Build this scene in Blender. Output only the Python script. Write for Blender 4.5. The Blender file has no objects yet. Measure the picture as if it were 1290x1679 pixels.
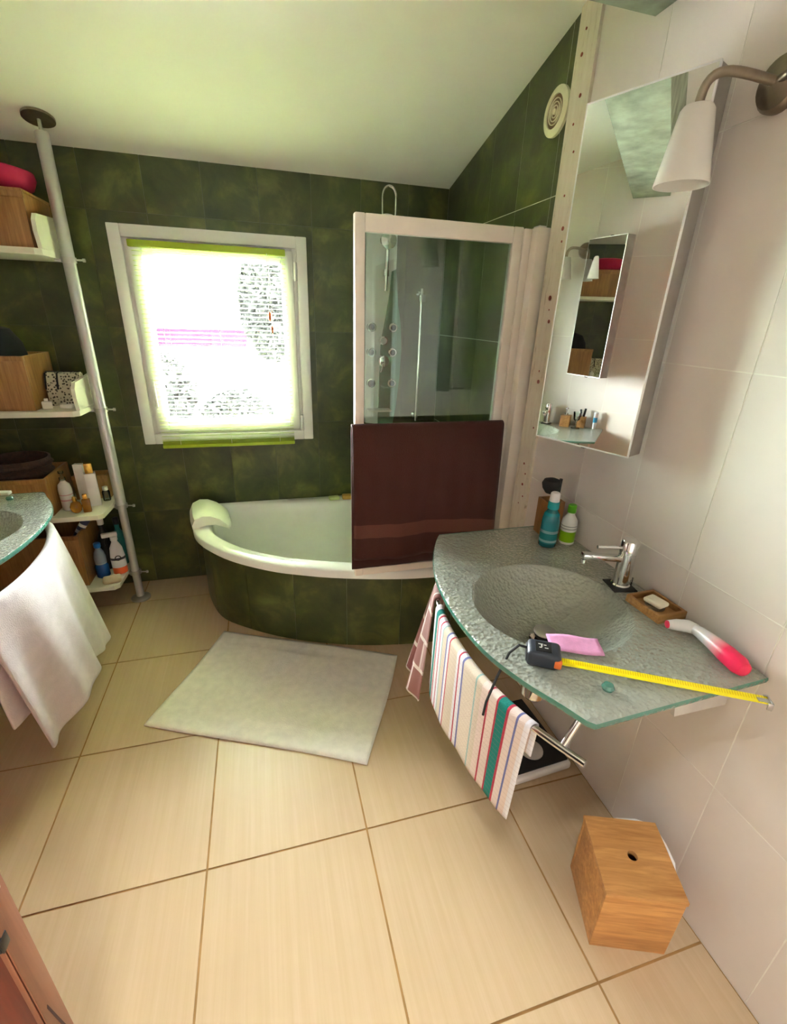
import bpy, bmesh, math, random
from mathutils import Vector, Matrix
random.seed(7)
PI = math.pi
S = bpy.context.scene
COL = S.collection

# ------------------------------------------------------------------ camera
cam_d = bpy.data.cameras.new('camera')
cam = bpy.data.objects.new('camera', cam_d)
COL.objects.link(cam)
_r = Vector((0.96377, -0.26487, 0.03146)); _u = Vector((0.07536, 0.38355, 0.92044)); _f = Vector((0.25587, 0.88472, -0.38961))
cam.matrix_world = Matrix(((_r.x, _u.x, -_f.x, -1.066), (_r.y, _u.y, -_f.y, -2.8113), (_r.z, _u.z, -_f.z, 1.578), (0, 0, 0, 1)))
cam_d.sensor_fit = 'HORIZONTAL'; cam_d.sensor_width = 36.0
cam_d.lens = 36.0 * 756.03 / 1290.0
cam_d.clip_start = 0.02; cam_d.clip_end = 300
S.camera = cam

# ------------------------------------------------------------------ sky, portals, exposure
world = bpy.data.worlds.new('sky'); S.world = world
world.use_nodes = True
bg = world.node_tree.nodes['Background']
bg.inputs['Color'].default_value = (0.94, 0.965, 1.0, 1)
bg.inputs['Strength'].default_value = 26.0

def portal(name, loc, rot, sx, sy):
    d = bpy.data.lights.new(name, 'AREA'); d.shape = 'RECTANGLE'; d.size = sx; d.size_y = sy
    d.cycles.is_portal = True
    o = bpy.data.objects.new(name, d); COL.objects.link(o); o.location = loc; o.rotation_euler = rot
    return o
SLOPE = 0.24; ZC = 2.2265
portal('window_portal', (-1.245, 0.16, 1.4), (PI / 2, 0, PI), 0.78, 0.92)
SKY_X0, SKY_X1, SKY_Y0, SKY_Y1 = -1.50, -1.08, -3.26, -2.86   # assumed roof window above the camera, unseen, added for fill light
portal('skylight_portal', (-1.29, -3.06, ZC + SLOPE * 3.06 + 0.13), (-math.atan(SLOPE), 0, 0), 0.42, 0.42)

sun_d = bpy.data.lights.new('sun', 'SUN'); sun_d.energy = 16.0; sun_d.angle = math.radians(1.5); sun_d.color = (1.0, 0.96, 0.88)
sun = bpy.data.objects.new('sun', sun_d); COL.objects.link(sun); sun.rotation_euler = (math.radians(-11), 0, 0); sun.location = (0, 8, 40)

vs = S.view_settings
vs.view_transform = 'Standard'; vs.look = 'None'; vs.gamma = 1.0; vs.use_curve_mapping = False
vs.exposure = 2.95
S.cycles.max_bounces = 10; S.cycles.diffuse_bounces = 5; S.cycles.glossy_bounces = 6
S.cycles.transmission_bounces = 8; S.cycles.transparent_max_bounces = 16
S.cycles.caustics_reflective = False; S.cycles.caustics_refractive = False
S.cycles.sample_clamp_indirect = 6.0

# ------------------------------------------------------------------ materials
MATS = {}
def nodes_of(name):
    m = bpy.data.materials.new(name); m.use_nodes = True
    nt = m.node_tree
    return m, nt, nt.nodes['Principled BSDF']
def setp(b, **kw):
    names = dict(rough='Roughness', metal='Metallic', trans='Transmission Weight', ior='IOR', spec='Specular IOR Level', sheen='Sheen Weight', coat='Coat Weight', alpha='Alpha')
    for k, v in kw.items(): b.inputs[names[k]].default_value = v
def coords(nt, scale=(1, 1, 1), kind='Object', rot=(0, 0, 0)):
    tc = nt.nodes.new('ShaderNodeTexCoord'); mp = nt.nodes.new('ShaderNodeMapping')
    mp.inputs['Scale'].default_value = scale; mp.inputs['Rotation'].default_value = rot
    nt.links.new(tc.outputs[kind], mp.inputs['Vector'])
    return mp.outputs['Vector']
def ramp(nt, fac, stops, interp='LINEAR'):
    r = nt.nodes.new('ShaderNodeValToRGB'); r.color_ramp.interpolation = interp
    el = r.color_ramp.elements
    while len(el) > 1: el.remove(el[-1])
    el[0].position = stops[0][0]; el[0].color = (*stops[0][1], 1)
    for p, c in stops[1:]:
        e = el.new(p); e.color = (*c, 1)
    nt.links.new(fac, r.inputs['Fac'])
    return r.outputs['Color']
def noise(nt, vec, scale, detail=4, rough=0.55, dist=0.0):
    n = nt.nodes.new('ShaderNodeTexNoise')
    n.inputs['Scale'].default_value = scale; n.inputs['Detail'].default_value = detail
    n.inputs['Roughness'].default_value = rough; n.inputs['Distortion'].default_value = dist
    nt.links.new(vec, n.inputs['Vector'])
    return n.outputs['Fac']
def bump(nt, b, h, strength=0.2, dist=0.01):
    n = nt.nodes.new('ShaderNodeBump'); n.inputs['Strength'].default_value = strength; n.inputs['Distance'].default_value = dist
    nt.links.new(h, n.inputs['Height']); nt.links.new(n.outputs['Normal'], b.inputs['Normal'])
def rand_shift(nt, vec):
    oi = nt.nodes.new('ShaderNodeObjectInfo'); vm = nt.nodes.new('ShaderNodeVectorMath'); vm.operation = 'SCALE'
    cb = nt.nodes.new('ShaderNodeCombineXYZ')
    for i in range(3): nt.links.new(oi.outputs['Random'], cb.inputs[i])
    vm.inputs['Scale'].default_value = 37.0
    nt.links.new(cb.outputs[0], vm.inputs[0])
    ad = nt.nodes.new('ShaderNodeVectorMath'); ad.operation = 'ADD'
    nt.links.new(vec, ad.inputs[0]); nt.links.new(vm.outputs[0], ad.inputs[1])
    return ad.outputs[0]

def plain(name, col, rough=0.5, metal=0.0, var=0.12, scale=12, bmp=0.0, bscale=60, **kw):
    m, nt, b = nodes_of(name)
    v = coords(nt); f = noise(nt, v, scale)
    lo = tuple(max(0, c * (1 - var)) for c in col); hi = tuple(min(1, c * (1 + var)) for c in col)
    nt.links.new(ramp(nt, f, [(0.3, lo), (0.7, hi)]), b.inputs['Base Color'])
    setp(b, rough=rough, metal=metal, **kw)
    if bmp: bump(nt, b, noise(nt, v, bscale, 3), bmp, 0.004)
    MATS[name] = m; return m
def wood(name, c1, c2, scale=(3, 40, 40), rough=0.45, coat=0.0):
    m, nt, b = nodes_of(name)
    v = rand_shift(nt, coords(nt, scale))
    f = noise(nt, v, 1.6, 6, 0.6, 0.6)
    g = noise(nt, v, 0.5, 2, 0.5)
    mx = nt.nodes.new('ShaderNodeMath'); mx.operation = 'MULTIPLY_ADD'; mx.inputs[1].default_value = 0.7
    ml = nt.nodes.new('ShaderNodeMath'); ml.operation = 'MULTIPLY'; ml.inputs[1].default_value = 0.3
    nt.links.new(g, ml.inputs[0]); nt.links.new(f, mx.inputs[0]); nt.links.new(ml.outputs[0], mx.inputs[2])
    nt.links.new(ramp(nt, mx.outputs[0], [(0.32, c1), (0.5, tuple((a + d) / 2 for a, d in zip(c1, c2))), (0.66, c2)]), b.inputs['Base Color'])
    setp(b, rough=rough, coat=coat); bump(nt, b, f, 0.08, 0.002)
    MATS[name] = m; return m
def banded(name, stops, axis=2, height=1.0, rough=0.3, **kw):
    """colour bands along one object axis, in metres from the base"""
    m, nt, b = nodes_of(name)
    tc = nt.nodes.new('ShaderNodeTexCoord'); sp = nt.nodes.new('ShaderNodeSeparateXYZ')
    nt.links.new(tc.outputs['Object'], sp.inputs[0])
    d = nt.nodes.new('ShaderNodeMath'); d.operation = 'DIVIDE'; d.inputs[1].default_value = height
    nt.links.new(sp.outputs[axis], d.inputs[0])
    nt.links.new(ramp(nt, d.outputs[0], stops, 'CONSTANT'), b.inputs['Base Color'])
    setp(b, rough=rough, **kw)
    MATS[name] = m; return m
def clear_glass(name, tint, rough=0.0, spec_ior=1.5, gain=1.0):
    m = bpy.data.materials.new(name); m.use_nodes = True; nt = m.node_tree
    for n in list(nt.nodes): nt.nodes.remove(n)
    out = nt.nodes.new('ShaderNodeOutputMaterial'); mix = nt.nodes.new('ShaderNodeMixShader')
    tr = nt.nodes.new('ShaderNodeBsdfTransparent'); tr.inputs['Color'].default_value = (*tint, 1)
    gl = nt.nodes.new('ShaderNodeBsdfGlossy'); gl.inputs['Roughness'].default_value = rough
    fr = nt.nodes.new('ShaderNodeFresnel'); fr.inputs['IOR'].default_value = spec_ior
    nt.links.new(fr.outputs[0], mix.inputs[0]); nt.links.new(tr.outputs[0], mix.inputs[1]); nt.links.new(gl.outputs[0], mix.inputs[2])
    nt.links.new(mix.outputs[0], out.inputs[0])
    MATS[name] = m; return m
def translucent(name, col, amount=0.5, rough=0.4):
    m = bpy.data.materials.new(name); m.use_nodes = True; nt = m.node_tree
    b = nt.nodes['Principled BSDF']; out = nt.nodes['Material Output']
    b.inputs['Base Color'].default_value = (*col, 1); setp(b, rough=rough)
    t = nt.nodes.new('ShaderNodeBsdfTranslucent'); t.inputs['Color'].default_value = (*col, 1)
    mix = nt.nodes.new('ShaderNodeMixShader'); mix.inputs[0].default_value = amount
    nt.links.new(b.outputs[0], mix.inputs[1]); nt.links.new(t.outputs[0], mix.inputs[2]); nt.links.new(mix.outputs[0], out.inputs[0])
    MATS[name] = m; return m

def slate(name, c1, c2, c3, rough=0.38):
    m, nt, b = nodes_of(name)
    v = rand_shift(nt, coords(nt)); f = noise(nt, v, 5.5, 7, 0.6, 0.4)
    nt.links.new(ramp(nt, f, [(0.3, c1), (0.52, c2), (0.72, c3)]), b.inputs['Base Color'])
    g = noise(nt, v, 24, 5, 0.6)
    setp(b, rough=rough); bump(nt, b, g, 0.25, 0.004)
    MATS[name] = m
slate('green_slate', (0.024, 0.033, 0.008), (0.052, 0.066, 0.014), (0.125, 0.138, 0.030))

def floor_tile():
    m, nt, b = nodes_of('floor_tile')
    oi = nt.nodes.new('ShaderNodeObjectInfo')
    v = rand_shift(nt, coords(nt, (34, 0.9, 1)))
    f = noise(nt, v, 2.0, 6, 0.65)
    g = noise(nt, coords(nt), 2.2, 3)
    mx = nt.nodes.new('ShaderNodeMath'); mx.operation = 'MULTIPLY_ADD'; mx.inputs[1].default_value = 0.6
    ml = nt.nodes.new('ShaderNodeMath'); ml.operation = 'MULTIPLY'; ml.inputs[1].default_value = 0.4
    nt.links.new(g, ml.inputs[0]); nt.links.new(f, mx.inputs[0]); nt.links.new(ml.outputs[0], mx.inputs[2])
    nt.links.new(ramp(nt, mx.outputs[0], [(0.3, (0.50, 0.355, 0.205)), (0.52, (0.55, 0.40, 0.245)), (0.72, (0.60, 0.45, 0.295))]), b.inputs['Base Color'])
    setp(b, rough=0.36); bump(nt, b, f, 0.05, 0.002)
    MATS['floor_tile'] = m
floor_tile()
def cream_tile():
    m, nt, b = nodes_of('cream_tile')
    v = rand_shift(nt, coords(nt)); f = noise(nt, v, 3.0, 4)
    nt.links.new(ramp(nt, f, [(0.3, (0.75, 0.685, 0.635)), (0.7, (0.81, 0.75, 0.705))]), b.inputs['Base Color'])
    setp(b, rough=0.34); bump(nt, b, noise(nt, v, 5, 3), 0.10, 0.012)
    MATS['cream_tile'] = m
cream_tile()
plain('grout_dark', (0.07, 0.085, 0.045), 0.9)
plain('grout_light_green', (0.16, 0.19, 0.09), 0.9)
plain('grout_cream', (0.90, 0.87, 0.80), 0.9)
plain('grout_brown', (0.34, 0.19, 0.065), 0.9, var=0.2)
plain('ceiling_paint', (0.90, 0.91, 0.85), 0.85, var=0.03, scale=2, bmp=0.05)
plain('beam_green', (0.27, 0.32, 0.23), 0.8, var=0.35, scale=9, bmp=0.15)
plain('white_pvc', (0.82, 0.83, 0.83), 0.35, var=0.03)
plain('white_lacquer', (0.83, 0.80, 0.68), 0.4, var=0.04)
plain('screen_white', (0.84, 0.77, 0.68), 0.35, var=0.04)
plain('acrylic', (0.84, 0.86, 0.82), 0.12, var=0.02)
plain('foam_white', (0.86, 0.87, 0.78), 0.4, var=0.03)
plain('mat_cotton', (0.86, 0.83, 0.73), 0.95, var=0.06, scale=30, bmp=0.5, bscale=260, sheen=0.2)
plain('towel_white', (0.74, 0.67, 0.68), 0.95, var=0.06, scale=25, bmp=0.5, bscale=300, sheen=0.3)
plain('towel_back', (0.75, 0.74, 0.70), 0.95)
plain('chrome', (0.80, 0.80, 0.80), 0.08, 1.0, var=0.02)
plain('steel', (0.55, 0.53, 0.52), 0.28, 1.0, var=0.05)
plain('brushed', (0.34, 0.285, 0.22), 0.38, 1.0, var=0.12, scale=40)
plain('pole_grey', (0.56, 0.55, 0.56), 0.35, 0.55, var=0.04)
plain('black_plastic', (0.008, 0.008, 0.009), 0.35)
plain('black_rubber', (0.012, 0.012, 0.012), 0.7)
plain('navy_plastic', (0.022, 0.028, 0.040), 0.45)
plain('dark_blob', (0.006, 0.006, 0.008), 0.9)
plain('orange_plastic', (0.75, 0.16, 0.03), 0.4)
plain('magenta_cloth', (0.42, 0.005, 0.06), 0.8)
plain('pink_plastic', (0.85, 0.03, 0.10), 0.3)
plain('white_plastic', (0.84, 0.82, 0.82), 0.3, var=0.03)
plain('clear_white', (0.80, 0.78, 0.74), 0.3)
plain('pink_cloth', (0.80, 0.36, 0.62), 0.9, var=0.08, scale=60, bmp=0.4, bscale=300)
plain('soap', (0.85, 0.80, 0.66), 0.4)
plain('soap_green', (0.60, 0.70, 0.30), 0.5)
plain('soap_gold', (0.55, 0.32, 0.06), 0.5)
plain('teal_plastic', (0.01, 0.16, 0.15), 0.4)
plain('gold', (0.75, 0.48, 0.10), 0.25, 0.8)
plain('amber', (0.50, 0.22, 0.03), 0.15, trans=0.3)
plain('wicker', (0.040, 0.016, 0.008), 0.8, var=0.5, scale=60, bmp=0.6, bscale=90)
plain('beige_stone', (0.62, 0.47, 0.32), 0.7)
plain('bin_bag', (0.88, 0.87, 0.85), 0.4)
plain('vent_ring', (0.82, 0.78, 0.55), 0.5)
plain('vent_tan', (0.17, 0.10, 0.035), 0.6)
plain('rust', (0.26, 0.05, 0.025), 0.8)
plain('grey_metal', (0.66, 0.63, 0.60), 0.4, 0.2)
plain('cabinet_shaded', (0.30, 0.28, 0.25), 0.4, 0.1)  # darkened grey, puts the shade on the mirror's side into the colour
plain('scuff', (0.07, 0.03, 0.03), 0.7)
plain('lime', (0.36, 0.48, 0.02), 0.4, var=0.05)
plain('cord_white', (0.8, 0.8, 0.7), 0.8)
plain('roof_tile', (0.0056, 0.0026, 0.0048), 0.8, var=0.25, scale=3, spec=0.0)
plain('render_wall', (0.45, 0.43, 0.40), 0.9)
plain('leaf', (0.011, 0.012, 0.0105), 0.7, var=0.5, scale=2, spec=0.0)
plain('bark', (0.10, 0.07, 0.05), 0.9, var=0.3)
plain('bounce_ground', (0.84, 0.84, 0.78), 0.95, var=0.2, scale=0.4)  # near-white ground, raised so it bounces daylight up to the ceiling
plain('far_window', (0.05, 0.08, 0.14), 0.2)
plain('hall_block_dark', (0.10, 0.09, 0.08), 0.9)
wood('bamboo', (0.24, 0.105, 0.028), (0.46, 0.235, 0.075), (4, 60, 60))
wood('bamboo_v', (0.22, 0.095, 0.026), (0.42, 0.21, 0.065), (60, 60, 4))
wood('bin_wood', (0.42, 0.175, 0.045), (0.72, 0.37, 0.125), (5, 50, 50))
wood('door_red', (0.10, 0.009, 0.004), (0.19, 0.024, 0.009), (40, 40, 2), 0.35, 0.1)
wood('door_edge', (0.24, 0.085, 0.045), (0.34, 0.13, 0.07), (40, 40, 2), 0.4)
clear_glass('window_glass', (0.97, 0.99, 0.98))
clear_glass('screen_glass', (0.82, 0.93, 0.86), 0.0, 1.9)
clear_glass('tumbler_glass', (0.90, 0.95, 0.93), 0.0, 1.6)
clear_glass('bottle_blue', (0.35, 0.62, 0.90), 0.05, 1.5)
clear_glass('water_clear', (0.80, 0.86, 0.90), 0.05, 1.5)
translucent('slat_lime', (0.80, 0.90, 0.50), 0.4)
translucent('opal', (0.86, 0.83, 0.78), 0.35, 0.25)
def mirror_mat():
    m = bpy.data.materials.new('mirror'); m.use_nodes = True; nt = m.node_tree
    b = nt.nodes['Principled BSDF']; b.inputs['Base Color'].default_value = (0.86, 0.90, 0.86, 1); setp(b, rough=0.0, metal=1.0)
    MATS['mirror'] = m
mirror_mat()
def basin_glass(name, col, trans, rough, bstr):
    m, nt, b = nodes_of(name)
    v = coords(nt)
    b.inputs['Base Color'].default_value = (*col, 1)
    setp(b, rough=rough, trans=trans, ior=1.85)
    h1 = noise(nt, v, 55, 3, 0.6, 0.5)
    vo = nt.nodes.new('ShaderNodeTexVoronoi'); vo.inputs['Scale'].default_value = 95; nt.links.new(v, vo.inputs['Vector'])
    mx = nt.nodes.new('ShaderNodeMath'); mx.operation = 'ADD'
    nt.links.new(h1, mx.inputs[0]); nt.links.new(vo.outputs['Distance'], mx.inputs[1])
    bump(nt, b, mx.outputs[0], bstr, 0.006)
    MATS[name] = m
basin_glass('basin_glass', (0.74, 0.80, 0.69), 0.62, 0.05, 0.6)
basin_glass('glass_edge', (0.10, 0.30, 0.22), 0.3, 0.12, 0.25)
def chipped():
    m, nt, b = nodes_of('chipped_paint')
    v = coords(nt, (1, 6, 1)); f = noise(nt, v, 9, 6, 0.7)
    nt.links.new(ramp(nt, f, [(0.30, (0.35, 0.26, 0.17)), (0.40, (0.74, 0.66, 0.53)), (0.8, (0.84, 0.78, 0.66))]), b.inputs['Base Color'])
    setp(b, rough=0.7); bump(nt, b, f, 0.3, 0.004); MATS['chipped_paint'] = m
chipped()
def brown_terry():
    m, nt, b = nodes_of('brown_terry')
    tc = nt.nodes.new('ShaderNodeTexCoord'); sp = nt.nodes.new('ShaderNodeSeparateXYZ'); nt.links.new(tc.outputs['UV'], sp.inputs[0])
    nt.links.new(ramp(nt, sp.outputs[1], [(0.0, (0.050, 0.010, 0.006)), (0.085, (0.115, 0.036, 0.024)), (0.135, (0.050, 0.010, 0.006))], 'CONSTANT'), b.inputs['Base Color'])
    setp(b, rough=0.95, sheen=0.06); bump(nt, b, noise(nt, coords(nt), 320, 2), 0.6, 0.004); MATS['brown_terry'] = m
brown_terry()
def stripes(name, stops, rough=0.9):
    m, nt, b = nodes_of(name)
    tc = nt.nodes.new('ShaderNodeTexCoord'); sp = nt.nodes.new('ShaderNodeSeparateXYZ'); nt.links.new(tc.outputs['UV'], sp.inputs[0])
    c = ramp(nt, sp.outputs[0], stops, 'CONSTANT')
    wv = nt.nodes.new('ShaderNodeMath'); wv.operation = 'FRACT'; ml = nt.nodes.new('ShaderNodeMath'); ml.operation = 'MULTIPLY'; ml.inputs[1].default_value = 26
    nt.links.new(sp.outputs[1], ml.inputs[0]); nt.links.new(ml.outputs[0], wv.inputs[0])
    gt = nt.nodes.new('ShaderNodeMath'); gt.operation = 'GREATER_THAN'; gt.inputs[1].default_value = 0.9; nt.links.new(wv.outputs[0], gt.inputs[0])
    sc = nt.nodes.new('ShaderNodeMath'); sc.operation = 'MULTIPLY'; sc.inputs[1].default_value = 0.3; nt.links.new(gt.outputs[0], sc.inputs[0])
    mx = nt.nodes.new('ShaderNodeMix'); mx.data_type = 'RGBA'
    nt.links.new(sc.outputs[0], mx.inputs['Factor']); nt.links.new(c, mx.inputs['A']); mx.inputs['B'].default_value = (0.35, 0.18, 0.16, 1)
    nt.links.new(mx.outputs['Result'], b.inputs['Base Color'])
    setp(b, rough=rough); bump(nt, b, noise(nt, coords(nt), 300, 2), 0.4, 0.003); MATS[name] = m
_W = (0.80, 0.77, 0.79); _BE = (0.66, 0.56, 0.44); _R = (0.45, 0.03, 0.06); _B = (0.16, 0.17, 0.38); _T = (0.0, 0.20, 0.16); _P = (0.76, 0.62, 0.55); _G = (0.30, 0.45, 0.42)
stripes('tea_towel', [(0.0, _W), (0.05, _T), (0.10, _P), (0.115, _R), (0.13, _W), (0.175, _R), (0.187, _W), (0.215, _G), (0.228, _BE), (0.285, _B), (0.297, _W), (0.325, _R), (0.337, _BE),
    (0.43, _W), (0.455, _R), (0.467, _W), (0.50, _B), (0.512, _BE), (0.635, _G), (0.648, _BE), (0.69, _P), (0.735, _R), (0.75, _P), (0.80, _R), (0.812, _T), (0.865, _R), (0.88, _P), (0.925, _B), (0.937, _P), (0.97, _W)])
def patch_towel():
    m, nt, b = nodes_of('patch_towel')
    tc = nt.nodes.new('ShaderNodeTexCoord'); mp = nt.nodes.new('ShaderNodeMapping'); mp.inputs['Scale'].default_value = (3, 6, 1)
    nt.links.new(tc.outputs['UV'], mp.inputs['Vector'])
    br = nt.nodes.new('ShaderNodeTexBrick'); br.inputs['Scale'].default_value = 1.0
    br.inputs['Color1'].default_value = (0.27, 0.07, 0.06, 1); br.inputs['Color2'].default_value = (0.62, 0.47, 0.45, 1); br.inputs['Mortar'].default_value = (0.80, 0.70, 0.66, 1)
    br.inputs['Mortar Size'].default_value = 0.06; br.inputs['Brick Width'].default_value = 0.9; br.inputs['Row Height'].default_value = 0.9
    nt.links.new(mp.outputs[0], br.inputs['Vector']); nt.links.new(br.outputs['Color'], b.inputs['Base Color'])
    setp(b, rough=0.95); MATS['patch_towel'] = m
patch_towel()
def tape_mat():
    m, nt, b = nodes_of('tape_yellow')
    tc = nt.nodes.new('ShaderNodeTexCoord'); sp = nt.nodes.new('ShaderNodeSeparateXYZ'); nt.links.new(tc.outputs['UV'], sp.inputs[0])
    ml = nt.nodes.new('ShaderNodeMath'); ml.operation = 'MULTIPLY'; ml.inputs[1].default_value = 84; nt.links.new(sp.outputs[0], ml.inputs[0])
    fr = nt.nodes.new('ShaderNodeMath'); fr.operation = 'FRACT'; nt.links.new(ml.outputs[0], fr.inputs[0])
    gt = nt.nodes.new('ShaderNodeMath'); gt.operation = 'GREATER_THAN'; gt.inputs[1].default_value = 0.62; nt.links.new(fr.outputs[0], gt.inputs[0])
    g2 = nt.nodes.new('ShaderNodeMath'); g2.operation = 'GREATER_THAN'; g2.inputs[1].default_value = 0.55; nt.links.new(sp.outputs[1], g2.inputs[0])
    an = nt.nodes.new('ShaderNodeMath'); an.operation = 'MULTIPLY'; nt.links.new(gt.outputs[0], an.inputs[0]); nt.links.new(g2.outputs[0], an.inputs[1])
    nt.links.new(ramp(nt, an.outputs[0], [(0, (0.92, 0.76, 0.0)), (0.5, (0.74, 0.50, 0.0))], 'CONSTANT'), b.inputs['Base Color'])
    setp(b, rough=0.3); MATS['tape_yellow'] = m
tape_mat()
def pouch_mat():
    m, nt, b = nodes_of('pouch_print')
    vo = nt.nodes.new('ShaderNodeTexVoronoi'); vo.inputs['Scale'].default_value = 85
    nt.links.new(coords(nt), vo.inputs['Vector'])
    nt.links.new(ramp(nt, vo.outputs['Distance'], [(0.0, (0.06, 0.06, 0.05)), (0.38, (0.58, 0.55, 0.43))], 'CONSTANT'), b.inputs['Base Color'])
    setp(b, rough=0.8); MATS['pouch_print'] = m
pouch_mat()
def grad_handle():
    m, nt, b = nodes_of('pink_fade')
    tc = nt.nodes.new('ShaderNodeTexCoord'); sp = nt.nodes.new('ShaderNodeSeparateXYZ'); nt.links.new(tc.outputs['Object'], sp.inputs[0])
    d = nt.nodes.new('ShaderNodeMath'); d.operation = 'DIVIDE'; d.inputs[1].default_value = 0.16; nt.links.new(sp.outputs[1], d.inputs[0])
    ab = nt.nodes.new('ShaderNodeMath'); ab.operation = 'ABSOLUTE'; nt.links.new(d.outputs[0], ab.inputs[0])
    nt.links.new(ramp(nt, ab.outputs[0], [(0.25, (0.82, 0.80, 0.82)), (0.62, (0.88, 0.02, 0.10))]), b.inputs['Base Color'])
    setp(b, rough=0.25); MATS['pink_fade'] = m
grad_handle()
banded('spray_label', [(0, (0.005, 0.10, 0.12)), (0.12, (0.02, 0.22, 0.24)), (0.16, (0.30, 0.52, 0.55)), (0.22, (0.02, 0.24, 0.26)), (0.40, (0.26, 0.50, 0.53)), (0.47, (0.02, 0.28, 0.32)), (0.85, (0.01, 0.34, 0.38)), (0.92, (0.015, 0.20, 0.22))], 2, 0.14, 0.15, trans=0.25)
banded('lotion_label', [(0, (0.84, 0.84, 0.80)), (0.10, (0.22, 0.48, 0.0)), (0.48, (0.84, 0.84, 0.80)), (0.56, (0.35, 0.37, 0.35)), (0.60, (0.84, 0.84, 0.80)), (0.66, (0.35, 0.37, 0.35)), (0.69, (0.84, 0.84, 0.80))], 2, 0.105, 0.3)
banded('spray_cleaner', [(0, (0.70, 0.09, 0.02)), (0.22, (0.78, 0.76, 0.80)), (0.45, (0.03, 0.03, 0.05)), (0.52, (0.78, 0.76, 0.80))], 2, 0.2, 0.3)
banded('blue_fill', [(0, (0.02, 0.16, 0.55)), (0.55, (0.55, 0.60, 0.72)), (0.60, (0.42, 0.48, 0.66))], 2, 0.15, 0.15, trans=0.4)
banded('tube_stripe', [(0, (0.05, 0.06, 0.16)), (0.3, (0.75, 0.74, 0.78)), (0.45, (0.05, 0.06, 0.16)), (0.62, (0.75, 0.74, 0.78)), (0.75, (0.05, 0.06, 0.16))], 2, 0.13, 0.4)
banded('pump_bottle', [(0, (0.74, 0.70, 0.72)), (0.35, (0.60, 0.30, 0.36)), (0.40, (0.74, 0.70, 0.72)), (0.55, (0.60, 0.30, 0.36)), (0.58, (0.74, 0.70, 0.72))], 2, 0.15, 0.35)
banded('toothpaste', [(0, (0.78, 0.80, 0.82)), (0.4, (0.05, 0.35, 0.60)), (0.7, (0.78, 0.80, 0.82))], 2, 0.12, 0.3)

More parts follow.
